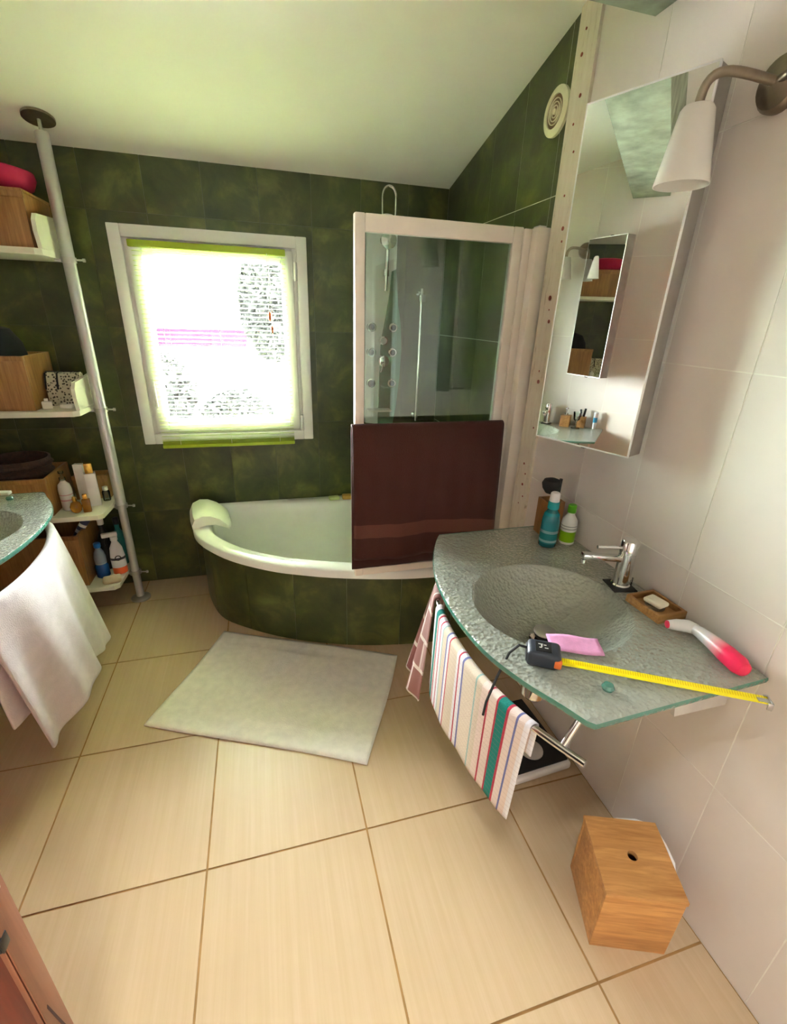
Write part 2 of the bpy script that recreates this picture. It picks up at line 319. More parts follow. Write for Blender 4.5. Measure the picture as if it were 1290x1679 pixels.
# ------------------------------------------------------------------ mesh helpers
class B:
    """collects shapes into one mesh"""
    def __init__(s): s.v = []; s.f = []; s.uv = None
    def raw(s, v, f):
        o = len(s.v); s.v += [tuple(p) for p in v]; s.f += [tuple(i + o for i in q) for q in f]; return s
    def bm(s, bm):
        bm.verts.ensure_lookup_table(); bm.verts.index_update()
        s.raw([v.co[:] for v in bm.verts], [[v.index for v in f.verts] for f in bm.faces]); bm.free(); return s
    def box(s, x0, x1, y0, y1, z0, z1, bev=0.0, seg=2, mat=None):
        b = bmesh.new(); bmesh.ops.create_cube(b, size=1)
        for v in b.verts: v.co = Vector(((x0 + x1) / 2 + v.co.x * (x1 - x0), (y0 + y1) / 2 + v.co.y * (y1 - y0), (z0 + z1) / 2 + v.co.z * (z1 - z0)))
        if bev > 0: bmesh.ops.bevel(b, geom=b.edges[:], offset=bev, segments=seg, affect='EDGES', profile=0.5)
        if mat: bmesh.ops.transform(b, matrix=mat, verts=b.verts)
        return s.bm(b)
    def tube(s, pts, r, seg=12, cap=True):
        pts = [Vector(p) for p in pts]; rr = r if isinstance(r, (list, tuple)) else [r] * len(pts)
        n = len(pts); V = []; F = []
        t0 = (pts[1] - pts[0]).normalized()
        ref = Vector((0, 0, 1)) if abs(t0.z) < 0.9 else Vector((1, 0, 0))
        a = t0.cross(ref).normalized()
        for i, p in enumerate(pts):
            t = (pts[min(i + 1, n - 1)] - pts[max(i - 1, 0)]).normalized()
            a = (a - t * a.dot(t)).normalized(); c = t.cross(a)
            for k in range(seg):
                an = 2 * PI * k / seg; V.append(p + (a * math.cos(an) + c * math.sin(an)) * rr[i])
        for i in range(n - 1):
            for k in range(seg):
                k2 = (k + 1) % seg; F.append((i * seg + k, i * seg + k2, (i + 1) * seg + k2, (i + 1) * seg + k))
        if cap: F.append(tuple(range(seg))[::-1]); F.append(tuple((n - 1) * seg + k for k in range(seg)))
        return s.raw(V, F)
    def lathe(s, prof, c=(0, 0, 0), seg=24, axis='z', cap=True, sx=1, sy=1):
        V = []; F = []
        for (r, h) in prof:
            for k in range(seg):
                an = 2 * PI * k / seg; x, y = r * math.cos(an) * sx, r * math.sin(an) * sy
                p = (x, y, h) if axis == 'z' else ((h, x, y) if axis == 'x' else (x, h, y))
                V.append((p[0] + c[0], p[1] + c[1], p[2] + c[2]))
        n = len(prof)
        for i in range(n - 1):
            for k in range(seg):
                k2 = (k + 1) % seg; F.append((i * seg + k, i * seg + k2, (i + 1) * seg + k2, (i + 1) * seg + k))
        if cap:
            F.append(tuple(range(seg))[::-1]); F.append(tuple((n - 1) * seg + k for k in range(seg)))
        return s.raw(V, F)
    def prism(s, poly, f0, f1):
        """poly of 2D points, f0/f1 map (u, v) to 3D for the two caps"""
        n = len(poly); V = [f0(*p) for p in poly] + [f1(*p) for p in poly]
        F = [tuple(range(n)), tuple(range(2 * n - 1, n - 1, -1))] + [(i, n + i, n + (i + 1) % n, (i + 1) % n) for i in range(n)]
        return s.raw(V, F)
    def cells(s, cells, f, nrm, t):
        """convex 2D cells mapped to a surface, given thickness t against nrm"""
        key = {}; V = []; faces = []
        def vid(p):
            k = (round(p[0], 5), round(p[1], 5))
            if k not in key: key[k] = len(V); V.append(k)
            return key[k]
        for c in cells: faces.append([vid(p) for p in c])
        edges = {}
        for fc in faces:
            for i in range(len(fc)):
                a, b = fc[i], fc[(i + 1) % len(fc)]; edges[(a, b)] = 1
        n = len(V); N = Vector(nrm) * -t
        W = [Vector(f(*p)) for p in V]; W += [w + N for w in W[:n]]
        F = [tuple(fc) for fc in faces] + [tuple(n + i for i in fc[::-1]) for fc in faces]
        F += [(a, n + a, n + b, b) for (a, b) in edges if (b, a) not in edges]
        return s.raw(W, F)
    def mesh(s, name, smooth=True, ang=38):
        me = bpy.data.meshes.new(name); me.from_pydata(s.v, [], s.f)
        b = bmesh.new(); b.from_mesh(me); bmesh.ops.recalc_face_normals(b, faces=b.faces); b.to_mesh(me); b.free()
        if smooth:
            me.shade_smooth(); me.set_sharp_from_angle(angle=math.radians(ang))
        me.update(); return me
def obj(name, b, mat, parent=None, loc=None, rot=None, smooth=True, ang=38):
    me = b.mesh(name, smooth, ang) if isinstance(b, B) else b
    o = bpy.data.objects.new(name, me); COL.objects.link(o)
    if me.materials: pass
    else: me.materials.append(MATS[mat])
    if parent is not None: o.parent = parent
    if loc is not None: o.location = loc
    if rot is not None: o.rotation_euler = rot
    return o
def tag(o, label, cat, group=None):
    o['label'] = label; o['category'] = cat
    if group: o['group'] = group
    return o
def thing(name, label, cat, loc=(0, 0, 0), rz=0.0, group=None):
    o = bpy.data.objects.new(name, None); COL.objects.link(o); o.empty_display_size = 0.05
    o.location = loc; o.rotation_euler = (0, 0, rz)
    return tag(o, label, cat, group)
def struct(o): o['kind'] = 'structure'; return o
def copy_tree(o, parent=None):
    c = o.copy(); COL.objects.link(c)
    if parent is not None: c.parent = parent
    for ch in [x for x in o.children]: copy_tree(ch, c)
    return c
def clip(poly, a, b, c):
    """keep a*u + b*v <= c"""
    out = []; n = len(poly)
    for i in range(n):
        p, q = poly[i], poly[(i + 1) % n]; dp = a * p[0] + b * p[1] - c; dq = a * q[0] + b * q[1] - c
        if dp <= 1e-9: out.append(p)
        if (dp < -1e-9 and dq > 1e-9) or (dp > 1e-9 and dq < -1e-9):
            t = dp / (dp - dq); out.append((p[0] + (q[0] - p[0]) * t, p[1] + (q[1] - p[1]) * t))
    return out
def split_rect(u0, u1, v0, v1, hole):
    """rectangle minus a rectangular hole, as cells"""
    if hole is None: return [[(u0, v0), (u1, v0), (u1, v1), (u0, v1)]]
    hu0, hu1, hv0, hv1 = hole
    us = [u0] + [h for h in (hu0, hu1) if u0 < h < u1] + [u1]; vv = [v0] + [h for h in (hv0, hv1) if v0 < h < v1] + [v1]
    res = []
    for i in range(len(us) - 1):
        for j in range(len(vv) - 1):
            cu, cv = (us[i] + us[i + 1]) / 2, (vv[j] + vv[j + 1]) / 2
            if hu0 < cu < hu1 and hv0 < cv < hv1: continue
            res.append([(us[i], vv[j]), (us[i + 1], vv[j]), (us[i + 1], vv[j + 1]), (us[i], vv[j + 1])])
    return res
def tiles(parent, us, vs_, f, nrm, mat, gap, hole=None, cut=None, thick=0.007, sel=None):
    for i in range(len(us) - 1):
        for j in range(len(vs_) - 1):
            cs = split_rect(us[i] + gap, us[i + 1] - gap, vs_[j] + gap, vs_[j + 1] - gap, hole)
            if cut:
                cs = [clip(c, *cut) for c in cs]; cs = [c for c in cs if len(c) > 2]
            if not cs: continue
            mt = sel(us[i], vs_[j]) if sel else mat
            obj('tile', B().cells(cs, f, nrm, thick), mt, parent, smooth=False)

# ------------------------------------------------------------------ the room shell
XL = -2.47; YR = -3.9
zc = lambda y: ZC - SLOPE * y
TZ = [0.0, 0.468, 0.977, 1.486, 1.995, 2.504, 3.013, 3.522]

floor = struct(obj('floor', B().box(XL - 0.1, 0.1, YR - 0.1, 0.1, -0.1, -0.0025), 'grout_brown', smooth=False))
FX = [-2.5, -2.3374 + 0.5, -1.3374, -0.8374, -0.3374, 0.0]
FY = [-1.8302 + 0.5306 * k for k in range(-4, 4)]
FX = [-2.5, -2.3374, -1.8374, -1.3374, -0.8374, -0.3374, 0.0]
FY = [YR] + [y for y in FY if YR < y < 0] + [0.0]
tiles(floor, FX, FY, lambda u, v: (u, v, 0.0), (0, 0, 1), 'floor_tile', 0.0032, thick=0.008)

# back wall with the window opening
WX0, WX1, WZ0, WZ1 = -1.665, -0.832, 0.925, 1.897
wall_back = struct(obj('wall_back', B().cells(split_rect(XL - 0.1, 0.1, -0.1, 2.3, (WX0, WX1, WZ0, WZ1)), lambda u, v: (u, 0.003, v), (0, -1, 0), 0.2), 'grout_dark', smooth=False))
BX = [XL] + [-2.31 + 0.26 * k for k in range(0, 9)] + [0.0]
tiles(wall_back, BX, TZ[:5] + [2.24], lambda u, v: (u, 0.0, v), (0, -1, 0), 'green_slate', 0.0016, (WX0, WX1, WZ0, WZ1), (0, 1, ZC))

# right wall: green slate around the bath, cream tiles beyond the strip
wall_right = struct(obj('wall_right', B().cells([[(0.1, -0.1), (0.1, 2.25), (YR - 0.1, zc(YR) + 0.05), (YR - 0.1, -0.1)]], lambda u, v: (0.0012, u, v), (-1, 0, 0), 0.15), 'grout_cream', smooth=False))
gy = [-1.10, -1.04, -0.78, -0.52, -0.26, 0.0]
tiles(wall_right, gy, TZ, lambda u, v: (0.0, u, v), (-1, 0, 0), 'green_slate', 0.0016, cut=(SLOPE, 1, ZC))
cy_ = [YR + 0.008] + [-1.49 - 0.25 * k for k in range(9, -1, -1)] + [-1.195]
tiles(wall_right, cy_, TZ, lambda u, v: (0.0, u, v), (-1, 0, 0), 'cream_tile', 0.0015, cut=(SLOPE, 1, ZC), hole=(-3.8, -3.0, -0.1, 2.06))

# left wall with the doorway near the camera
DH = (-3.16, -2.33, -0.2, 2.06)
def poly_left(h):
    return [c for c in ([clip(q, SLOPE, 1, ZC + 0.05) for q in split_rect(YR - 0.1, 0.1, -0.1, 3.6, h)]) if len(c) > 2]
wall_left = struct(obj('wall_left', B().cells([c[::-1] for c in poly_left(DH)], lambda u, v: (XL - 0.0012, u, v), (1, 0, 0), 0.15), 'grout_cream', smooth=False))
ly_ = [YR + 0.008] + [-3.75 + 0.25 * k for k in range(0, 15)] + [-0.008]
tiles(wall_left, ly_, TZ, lambda u, v: (XL, u, v), (1, 0, 0), 'cream_tile', 0.0015, cut=(SLOPE, 1, ZC), hole=DH)
wall_rear = struct(obj('wall_rear', B().box(XL - 0.1, 0.1, YR - 0.15, YR, -0.1, zc(YR) + 0.1), 'cream_tile', smooth=False))
struct(obj('hall_light_block', B().box(-3.6, XL - 0.16, -3.3, -3.26, -0.1, 2.4).box(-3.6, XL - 0.16, -2.24, -2.2, -0.1, 2.4).box(-3.64, -3.6, -3.3, -2.2, -0.1, 2.4)
       .box(-3.64, XL - 0.16, -3.3, -2.2, 2.4, 2.44).box(-3.64, XL - 0.1, -3.3, -2.2, -0.14, -0.1), 'hall_block_dark', smooth=False))  # unseen closed box, added so no sky light leaks through the doorway

# sloping ceiling
cn = Vector((0, -SLOPE, -1)).normalized()
ceiling = struct(obj('ceiling', B().cells([c[::-1] for c in split_rect(XL - 0.1, 0.1, YR - 0.1, 0.65, (SKY_X0, SKY_X1, SKY_Y0, SKY_Y1))], lambda u, v: (u, v, zc(v)), cn, 0.16), 'ceiling_paint', smooth=False))  # slab runs past the back wall as an added eave shading the window

w3 = thing('assumed_skylight', 'unseen white roof window added in the sloping ceiling for fill light', 'window', (-1.3, -3.05, zc(-3.05))); w3['kind'] = 'structure'
e = 0.05
def sky_prism(b, x0, x1, y0, y1, h0, h1):
    return b.prism([(x0, y0), (x1, y0), (x1, y1), (x0, y1)], lambda u, v: (u + 1.3, v + 3.05, zc(v) - zc(-3.05) + h0), lambda u, v: (u + 1.3, v + 3.05, zc(v) - zc(-3.05) + h1))
fb = B()
for q4 in ((SKY_X0, SKY_X0 + e, SKY_Y0, SKY_Y1), (SKY_X1 - e, SKY_X1, SKY_Y0, SKY_Y1), (SKY_X0 + e, SKY_X1 - e, SKY_Y0, SKY_Y0 + e), (SKY_X0 + e, SKY_X1 - e, SKY_Y1 - e, SKY_Y1)): sky_prism(fb, *q4, 0.03, 0.09)
obj('frame', fb, 'white_pvc', w3, smooth=False)
obj('pane', sky_prism(B(), SKY_X0 + e, SKY_X1 - e, SKY_Y0 + e, SKY_Y1 - e, 0.055, 0.06), 'window_glass', w3, smooth=False)

beam = tag(obj('ceiling_beam', B().prism([(-1.64, 2.322), (-1.43, 2.322), (-1.43, zc(-1.43) + 0.02), (-1.64, zc(-1.64) + 0.02)], lambda u, v: (XL + 0.001, u, v), lambda u, v: (-0.001, u, v)), 'beam_green', smooth=False),
           'grey-green painted beam crossing under the sloping ceiling at top right', 'beam')
beam['kind'] = 'structure'

# bare strip between the two tilings, with screw holes and drips of rust
trim = struct(obj('trim_1', B().prism([(-1.195, 0.0), (-1.088, 0.0), (-1.088, zc(-1.088)), (-1.195, zc(-1.195))], lambda u, v: (-0.010, u, v), lambda u, v: (0.006, u, v)), 'chipped_paint', smooth=False))
trim['label'] = 'bare white wall strip with chipped paint and screw holes'
hb = B()
for (y, z, r) in ((-1.13, 2.42, .004), (-1.125, 2.36, .006), (-1.15, 2.25, .006), (-1.135, 2.18, .004), (-1.16, 2.10, .004), (-1.145, 1.98, .004), (-1.165, 1.88, .007), (-1.17, 1.84, .004), (-1.15, 1.66, .009), (-1.155, 1.62, .003), (-1.165, 1.58, .007),
                  (-1.15, 1.40, .004), (-1.155, 1.36, .008), (-1.17, 1.18, .004), (-1.14, 1.02, .005), (-1.16, .98, .004), (-1.15, .93, .006), (-1.165, .88, .004), (-1.14, .84, .003)):
    hb.lathe([(r, -0.0115), (r * 0.9, -0.0095)], (0, y, z), 10, 'x')
ho = obj('screw_holes', hb, 'rust', trim); ho['kind'] = 'stuff'

# ------------------------------------------------------------------ window
def frame_bars(b, x0, x1, z0, z1, w, y0, y1, bev=0.004):
    b.box(x0, x0 + w, y0, y1, z0, z1, bev).box(x1 - w, x1, y0, y1, z0, z1, bev)
    b.box(x0 + w, x1 - w, y0, y1, z0, z0 + w, bev).box(x0 + w, x1 - w, y0, y1, z1 - w, z1, bev)
    return b
win = thing('window_1', 'white framed tilting window behind the lime green blind', 'window', (-1.2488, 0, 0.877)); win['kind'] = 'structure'
wl = lambda b: b
def WB(): return B()
ox, oz = -1.2488, 0.877
def shifted(b, dx, dy, dz): b.v = [(x - dx, y - dy, z - dz) for x, y, z in b.v]; return b
obj('casing', shifted(frame_bars(B(), -1.7145, -0.783, 0.877, 1.945, 0.055, -0.022, 0.004), ox, 0, oz), 'white_pvc', win)
obj('outer_frame', shifted(frame_bars(B(), WX0, WX1, WZ0, WZ1, 0.03, 0.0, 0.07), ox, 0, oz), 'white_pvc', win)
sash = obj('sash', shifted(frame_bars(B(), -1.64, -0.857, 0.945, 1.875, 0.062, -0.028, 0.05, 0.006), ox, 0, oz), 'white_pvc', win)
obj('pane', shifted(B().box(-1.58, -0.917, 0.012, 0.018, 1.005, 1.815), ox, 0, oz), 'window_glass', win, smooth=False)
hd = obj('handle', shifted(B().box(-1.627, -1.603, -0.036, -0.028, 1.175, 1.235, 0.003).tube([(-1.615, -0.03, 1.215), (-1.615, -0.062, 1.215), (-1.615, -0.068, 1.205), (-1.612, -0.068, 1.095)], 0.0085, 10), ox, 0, oz), 'white_pvc', win)
for z in (1.78, 0.98):
    obj('hinge', shifted(B().lathe([(0.008, z - 0.045), (0.009, z - 0.04), (0.009, z + 0.04), (0.008, z + 0.045)], (-0.846, -0.032, 0), 10), ox, 0, oz), 'white_pvc', win)
# venetian blind hung in front of the sash
bl = thing('venetian_blind', 'lime green venetian blind lowered over the window', 'blind', (-1.252, -0.055, 0.862))
obj('headrail', B().box(-0.375, 0.355, -0.014, 0.022, 0.985, 1.015, 0.003), 'lime', bl)
NS = 44
for k in range(NS):
    z = 0.045 + (0.97 - 0.045) * k / (NS - 1)
    w = 0.362 - 0.004
    tilt = 0.012
    prof = [(-0.0085, -0.5), (-0.004, 0.3), (0, 0.6), (0.004, 0.3), (0.0085, -0.5)]
    if k == 0:
        V = []
        for sx in (-w, w):
            for (yy, h) in prof: V.append((sx, yy, h * 0.0025 - yy * 0.10))
        sm = B().raw(V, [(i, i + 1, 6 + i, 5 + i) for i in range(4)]).mesh('slat'); sm.materials.append(MATS['slat_lime'])
    o = bpy.data.objects.new('slat', sm); COL.objects.link(o); o.parent = bl; o.location = (-0.005, -0.002, z)
for k in range(3):
    obj('slat', B().box(-0.363, 0.353, -0.0145, 0.0105, 0.022 + k * 0.006, 0.0245 + k * 0.006, 0.001), 'lime', bl)
obj('bottom_rail', B().box(-0.364, 0.354, -0.016, 0.012, 0.0, 0.020, 0.004), 'lime', bl)
for x in (-0.27, 0.0, 0.27):
    obj('cord', B().tube([(x, -0.016, 0.985), (x, -0.016, 0.02)], 0.0012, 6), 'cord_white', bl)
tw = obj('pull_cord', B().tube([(0.262, -0.028, 0.99), (0.262, -0.030, 0.80), (0.258, -0.030, 0.72)], 0.0016, 6), 'cord_white', bl)
obj('tassel', B().lathe([(0.003, 0.0), (0.009, -0.012), (0.008, -0.04), (0.003, -0.044)], (0.258, -0.030, 0.72), 10), 'orange_plastic', tw)
obj('tassel', B().lathe([(0.003, 0.0), (0.007, -0.01), (0.006, -0.03), (0.003, -0.034)], (0.266, -0.030, 0.65), 10), 'orange_plastic', tw)

# ------------------------------------------------------------------ the bath
def poly_radius(poly, c, a):
    """distance from c to the polygon along the angle a"""
    dx, dy = math.cos(a), math.sin(a); best = None
    for i in range(len(poly)):
        x1, y1 = poly[i][0] - c[0], poly[i][1] - c[1]; x2, y2 = poly[(i + 1) % len(poly)][0] - c[0], poly[(i + 1) % len(poly)][1] - c[1]
        den = dx * (y2 - y1) - dy * (x2 - x1)
        if abs(den) < 1e-12: continue
        t = (x1 * (y2 - y1) - y1 * (x2 - x1)) / den; s = (x1 * dy - y1 * dx) / den
        if t > 0 and -1e-6 <= s <= 1 + 1e-6 and (best is None or t > best): best = t
    return best
def catmull(pts, n):
    out = []
    P = [pts[0]] + list(pts) + [pts[-1]]
    for i in range(1, len(P) - 2):
        for k in range(n):
            t = k / n; p0, p1, p2, p3 = (Vector(q) for q in P[i - 1:i + 3])
            out.append(tuple(0.5 * ((2 * p1) + (-p0 + p2) * t + (2 * p0 - 5 * p1 + 4 * p2 - p3) * t * t + (-p0 + 3 * p1 - 3 * p2 + p3) * t ** 3)))
    out.append(tuple(pts[-1])); return out
tub = thing('bathtub', 'white corner bathtub with a curved front clad in dark green tiles', 'bathtub', (-0.75, -0.5, 0))
RIM = 0.492
front = catmull([(-1.44, -0.003), (-1.495, -0.08), (-1.497, -0.22), (-1.455, -0.44), (-1.30, -0.665), (-1.10, -0.825), (-0.94, -0.905), (-0.78, -0.965), (-0.57, -1.02), (-0.36, -1.05), (-0.003, -1.065)], 5)
outl = [(-0.003, -0.003)] + front
cc = (-0.68, -0.42)
angs = sorted(set([2 * PI * k / 120 for k in range(120)] + [math.atan2(q[1] - cc[1], q[0] - cc[0]) % (2 * PI) for q in ((-0.003, -0.003), (-0.003, -1.065))]))
inner_poly = [(-0.10, -0.10)] + [(max(min(x, -0.10), -9) + 0.0, min(y, -0.10)) for x, y in front]
rings = []
def inn(a, w):
    R = poly_radius(outl, cc, a); Ri = R - w
    return Ri
bt = B(); V = []; F = []
prof = [('o', 0.0, RIM - 0.042), ('o', 0.0, RIM - 0.008), ('o', -0.008, RIM), ('i', 0.078, RIM), ('i', 0.092, RIM - 0.008), ('i', 0.105, RIM - 0.04), ('i', 0.125, RIM - 0.15), ('i', 0.155, RIM - 0.28), ('i', 0.21, RIM - 0.36), ('i', 0.30, RIM - 0.385), ('c', 0.5, RIM - 0.39), ('c', 0.02, RIM - 0.395)]
for kind, w, z in prof:
    for a in angs:
        R = poly_radius(outl, cc, a)
        if kind == 'o': rad = R + w
        elif kind == 'i':
            rad = min(R - w, 0.60 - (w - 0.078) * 0.9 + 0.25 * abs(math.cos(a))); rad = max(rad, 0.1)
        else: rad = (min(R - 0.30, 0.60)) * w
        V.append((cc[0] + rad * math.cos(a) + 0.75, cc[1] + rad * math.sin(a) + 0.5, z))
n = len(angs)
for i in range(len(prof) - 1):
    for k in range(n): F.append((i * n + k, i * n + (k + 1) % n, (i + 1) * n + (k + 1) % n, (i + 1) * n + k))
F.append(tuple((len(prof) - 1) * n + k for k in range(n)))
obj('tub_shell', bt.raw(V, F), 'acrylic', tub, ang=50)
ap = [(x + 0.0, y) for x, y in catmull([(-1.468, -0.003), (-1.470, -0.12), (-1.445, -0.28), (-1.375, -0.48), (-1.265, -0.60), (-1.03, -0.762), (-0.735, -0.886), (-0.47, -0.945), (-0.25, -0.965), (-0.003, -0.972)], 8)]
ab = B(); ab.prism(ap + [(-0.003, -0.003)], lambda u, v: (u + 0.75, v + 0.5, 0.001), lambda u, v: (u + 0.75, v + 0.5, RIM - 0.05))
abp = B(); m_ = len(ap)
V = []; F = []
for (x, y) in ap: V.append((x + 0.75, y + 0.5, 0.001)); V.append((x + 0.75, y + 0.5, RIM - 0.04))
for i in range(m_ - 1): F.append((2 * i, 2 * i + 2, 2 * i + 3, 2 * i + 1))
apron = obj('apron', abp.raw(V, F), 'grout_light_green', tub)
L = [0.0]
for i in range(1, m_): L.append(L[-1] + math.dist(ap[i], ap[i - 1]))
def ap_at(s):
    s = max(0, min(L[-1], s))
    for i in range(1, m_):
        if s <= L[i]:
            t = (s - L[i - 1]) / (L[i] - L[i - 1]); x = ap[i - 1][0] + (ap[i][0] - ap[i - 1][0]) * t; y = ap[i - 1][1] + (ap[i][1] - ap[i - 1][1]) * t
            dx, dy = ap[i][0] - ap[i - 1][0], ap[i][1] - ap[i - 1][1]; d = math.hypot(dx, dy); return x, y, dy / d, -dx / d
s_ref = min(range(m_), key=lambda i: abs(ap[i][0] + 0.733) + abs(ap[i][1] + 0.89)); s0 = L[s_ref]
marks = sorted([0.0, L[-1]] + [s0 + 0.268 * k for k in range(-6, 5) if 0.02 < s0 + 0.268 * k < L[-1] - 0.02])
for i in range(len(marks) - 1):
    a, b_ = marks[i] + 0.0015, marks[i + 1] - 0.0015; V = []; F = []; ns = 6
    for k in range(ns + 1):
        x, y, nx, ny = ap_at(a + (b_ - a) * k / ns)
        if nx * 0 + ny > 0: nx, ny = -nx, -ny
        if x < -1.4 and nx > 0: nx, ny = -nx, -ny
        for (o_, z) in ((0.0, 0.003), (0.007, 0.003), (0.007, RIM - 0.044), (0.0, RIM - 0.044)): V.append((x + nx * o_ + 0.75, y + ny * o_ + 0.5, z))
    for k in range(ns):
        for q in range(4): F.append((4 * k + q, 4 * k + (q + 1) % 4, 4 * k + 4 + (q + 1) % 4, 4 * k + 4 + q))
    F.append((0, 1, 2, 3)); F.append((4 * ns + 3, 4 * ns + 2, 4 * ns + 1, 4 * ns))
    obj('tile', B().raw(V, F), 'green_slate', apron)

# head cushion over the left rim
pil = B(); prof2 = [(-0.055, -0.035), (-0.062, 0.02), (-0.045, 0.055), (0.0, 0.075), (0.05, 0.07), (0.10, 0.045), (0.145, 0.0), (0.15, -0.03), (0.12, -0.012), (0.075, 0.01), (0.02, 0.012), (-0.02, 0.005), (-0.03, -0.03)]
V = []; F = []; npf = len(prof2); nl = 9
for k in range(nl):
    t = k / (nl - 1); l = -0.135 + 0.27 * t; sc = 1 - 0.14 * abs(2 * t - 1) ** 4
    for (a, h) in prof2: V.append((a * sc, l, h * sc))
for k in range(nl - 1):
    for q in range(npf): F.append((k * npf + q, k * npf + (q + 1) % npf, (k + 1) * npf + (q + 1) % npf, (k + 1) * npf + q))
F.append(tuple(range(npf))); F.append(tuple((nl - 1) * npf + q for q in range(npf))[::-1])
tag(obj('bath_cushion', pil.raw(V, F), 'foam_white', None, (-1.444, -0.23, RIM + 0.003), (0, 0, 0.14)), 'pale foam head cushion hooked over the left rim of the bathtub', 'cushion')
tag(obj('soap_bar', B().box(-0.034, 0.034, -0.022, 0.022, 0, 0.022, 0.009, 3), 'soap_green', None, (-0.672, -0.075, RIM + 0.001), (0, 0, 0.1)), 'pale green soap bar on the back rim of the bathtub', 'soap')
tag(obj('sponge', B().box(-0.032, 0.032, -0.024, 0.024, 0, 0.028, 0.008, 2), 'soap_gold', None, (-0.588, -0.075, RIM + 0.001), (0, 0, -0.1)), 'small golden brown sponge on the back rim beside the bath screen', 'sponge')

# ------------------------------------------------------------------ bath screen
SY = -1.02
sc_ = thing('bath_screen', 'white framed glass bath screen standing on the front rim of the bathtub', 'screen', (-0.36, SY, RIM))
sx0, sx1, sz0, sz1 = -0.362, 0.272, 0.002, 1.405
obj('stile', B().box(sx0, sx0 + 0.036, -0.016, 0.016, sz0, sz1, 0.004), 'screen_white', sc_)
obj('stile', B().box(sx1 - 0.04, sx1, -0.016, 0.016, sz0, sz1, 0.004), 'screen_white', sc_)
obj('rail', B().box(sx0 + 0.036, sx1 - 0.04, -0.014, 0.014, sz1 - 0.055, sz1, 0.004), 'screen_white', sc_)
obj('rail', B().box(sx0 + 0.036, sx1 - 0.04, -0.014, 0.014, sz0, sz0 + 0.035, 0.004), 'screen_white', sc_)
obj('pane', B().box(sx0 + 0.03, sx1 - 0.034, -0.003, 0.003, sz0 + 0.03, sz1 - 0.05), 'screen_glass', sc_, smooth=False)
wp = obj('wall_profile', B().box(sx1 + 0.001, sx1 + 0.032, -0.02, 0.02, sz0, sz1 - 0.004, 0.003).box(sx1 + 0.033, 0.3585, -0.058, 0.022, sz0, sz1 - 0.002, 0.003), 'screen_white', sc_)
obj('profile_cap', B().box(sx1 + 0.04, sx1 + 0.07, -0.050, -0.01, sz1 - 0.002, sz1 + 0.004, 0.002), 'grey_metal', sc_)
obj('towel_rail', B().tube([(sx0 + 0.02, -0.016, 0.685), (sx0 + 0.02, -0.055, 0.685), (sx0 + 0.03, -0.062, 0.685), (sx1 - 0.03, -0.062, 0.685), (sx1 - 0.02, -0.055, 0.685), (sx1 - 0.02, -0.016, 0.685)], 0.007, 10), 'screen_white', sc_)

def drape(name, bar, out, front_len, back_len, mat, loc, ripple, gap=0.012, th=0.006, ns=40, nf=26, nb=14, flare=None, drift=(0, 0), hem=None, rbar=0.012):
    """cloth hung over a bar: bar is a list of points, out the horizontal way it faces"""
    bar = [Vector(p) for p in bar]; ds = [0.0]
    for i in range(1, len(bar)): ds.append(ds[-1] + (bar[i] - bar[i - 1]).length)
    def at(t):
        d = t * ds[-1]
        for i in range(1, len(bar)):
            if d <= ds[i] + 1e-9: return bar[i - 1].lerp(bar[i], (d - ds[i - 1]) / (ds[i] - ds[i - 1]))
        return bar[-1]
    out = Vector(out).normalized(); V = []; UV = []; F = []
    rows = [('f', 1 - k / nf) for k in range(nf)] + [('t', k / 6) for k in range(7)] + [('b', (k + 1) / nb) for k in range(nb)]
    tot = front_len + back_len
    for (kd, q) in rows:
        for i in range(ns + 1):
            t = i / ns; p = at(t); rp = ripple(t)
            if kd == 'f':
                L_ = (hem(t) if hem else 1.0) * front_len * q
                pos = p + out * (rbar + gap * q * 0.3 + rp * q ** 0.8 + (flare(t, q) if flare else 0)) + Vector((drift[0] * q, drift[1] * q, -L_)); v = 1 - (1 - q) * 0 - 0
                v = (front_len * (1 - q)) / tot
            elif kd == 't':
                an = PI * q; pos = p + out * (rbar * math.cos(an)) + Vector((0, 0, rbar * math.sin(an))); v = front_len / tot
            else:
                pos = p - out * (rbar - 0.3 * rp * q) + Vector((drift[0] * q * 0.3, drift[1] * q * 0.3, -back_len * q)); v = (front_len + back_len * q) / tot
            V.append(pos); UV.append((t, v))
    nr = len(rows); w = ns + 1
    for r in range(nr - 1):
        for i in range(ns): F.append((r * w + i, r * w + i + 1, (r + 1) * w + i + 1, (r + 1) * w + i))
    me = bpy.data.meshes.new(name); me.from_pydata([tuple(p) for p in V], [], F)
    uvl = me.uv_layers.new(name='UVMap')
    for lp in me.loops: uvl.data[lp.index].uv = UV[lp.vertex_index]
    me.shade_smooth(); me.materials.append(MATS[mat])
    o = bpy.data.objects.new(name, me); COL.objects.link(o); o.location = loc
    s = o.modifiers.new('thickness', 'SOLIDIFY'); s.thickness = th; s.offset = 0
    return o
rn = lambda t: 0.006 * math.sin(9 * t + 0.5) + 0.004 * math.sin(23 * t + 1.3)
bz = RIM + 0.685
tw1 = drape('bath_towel', [(sx0 - 0.022, 0, 0), (sx1 - 0.018, 0, 0)], (0, -1, 0), 0.56, 0.62, 'brown_terry', (-0.36, SY - 0.062, bz),
            lambda t: 0.012 + 0.008 * math.sin(8 * t + 0.5) + 0.006 * math.sin(19 * t + 1.3) + 0.003 * math.sin(47 * t), th=0.010, hem=lambda t: 0.98 + 0.06 * t + 0.012 * math.sin(7 * t), nf=30, rbar=0.014)
tag(tw1, 'dark brown terry bath towel hanging over the glass bath screen', 'towel')

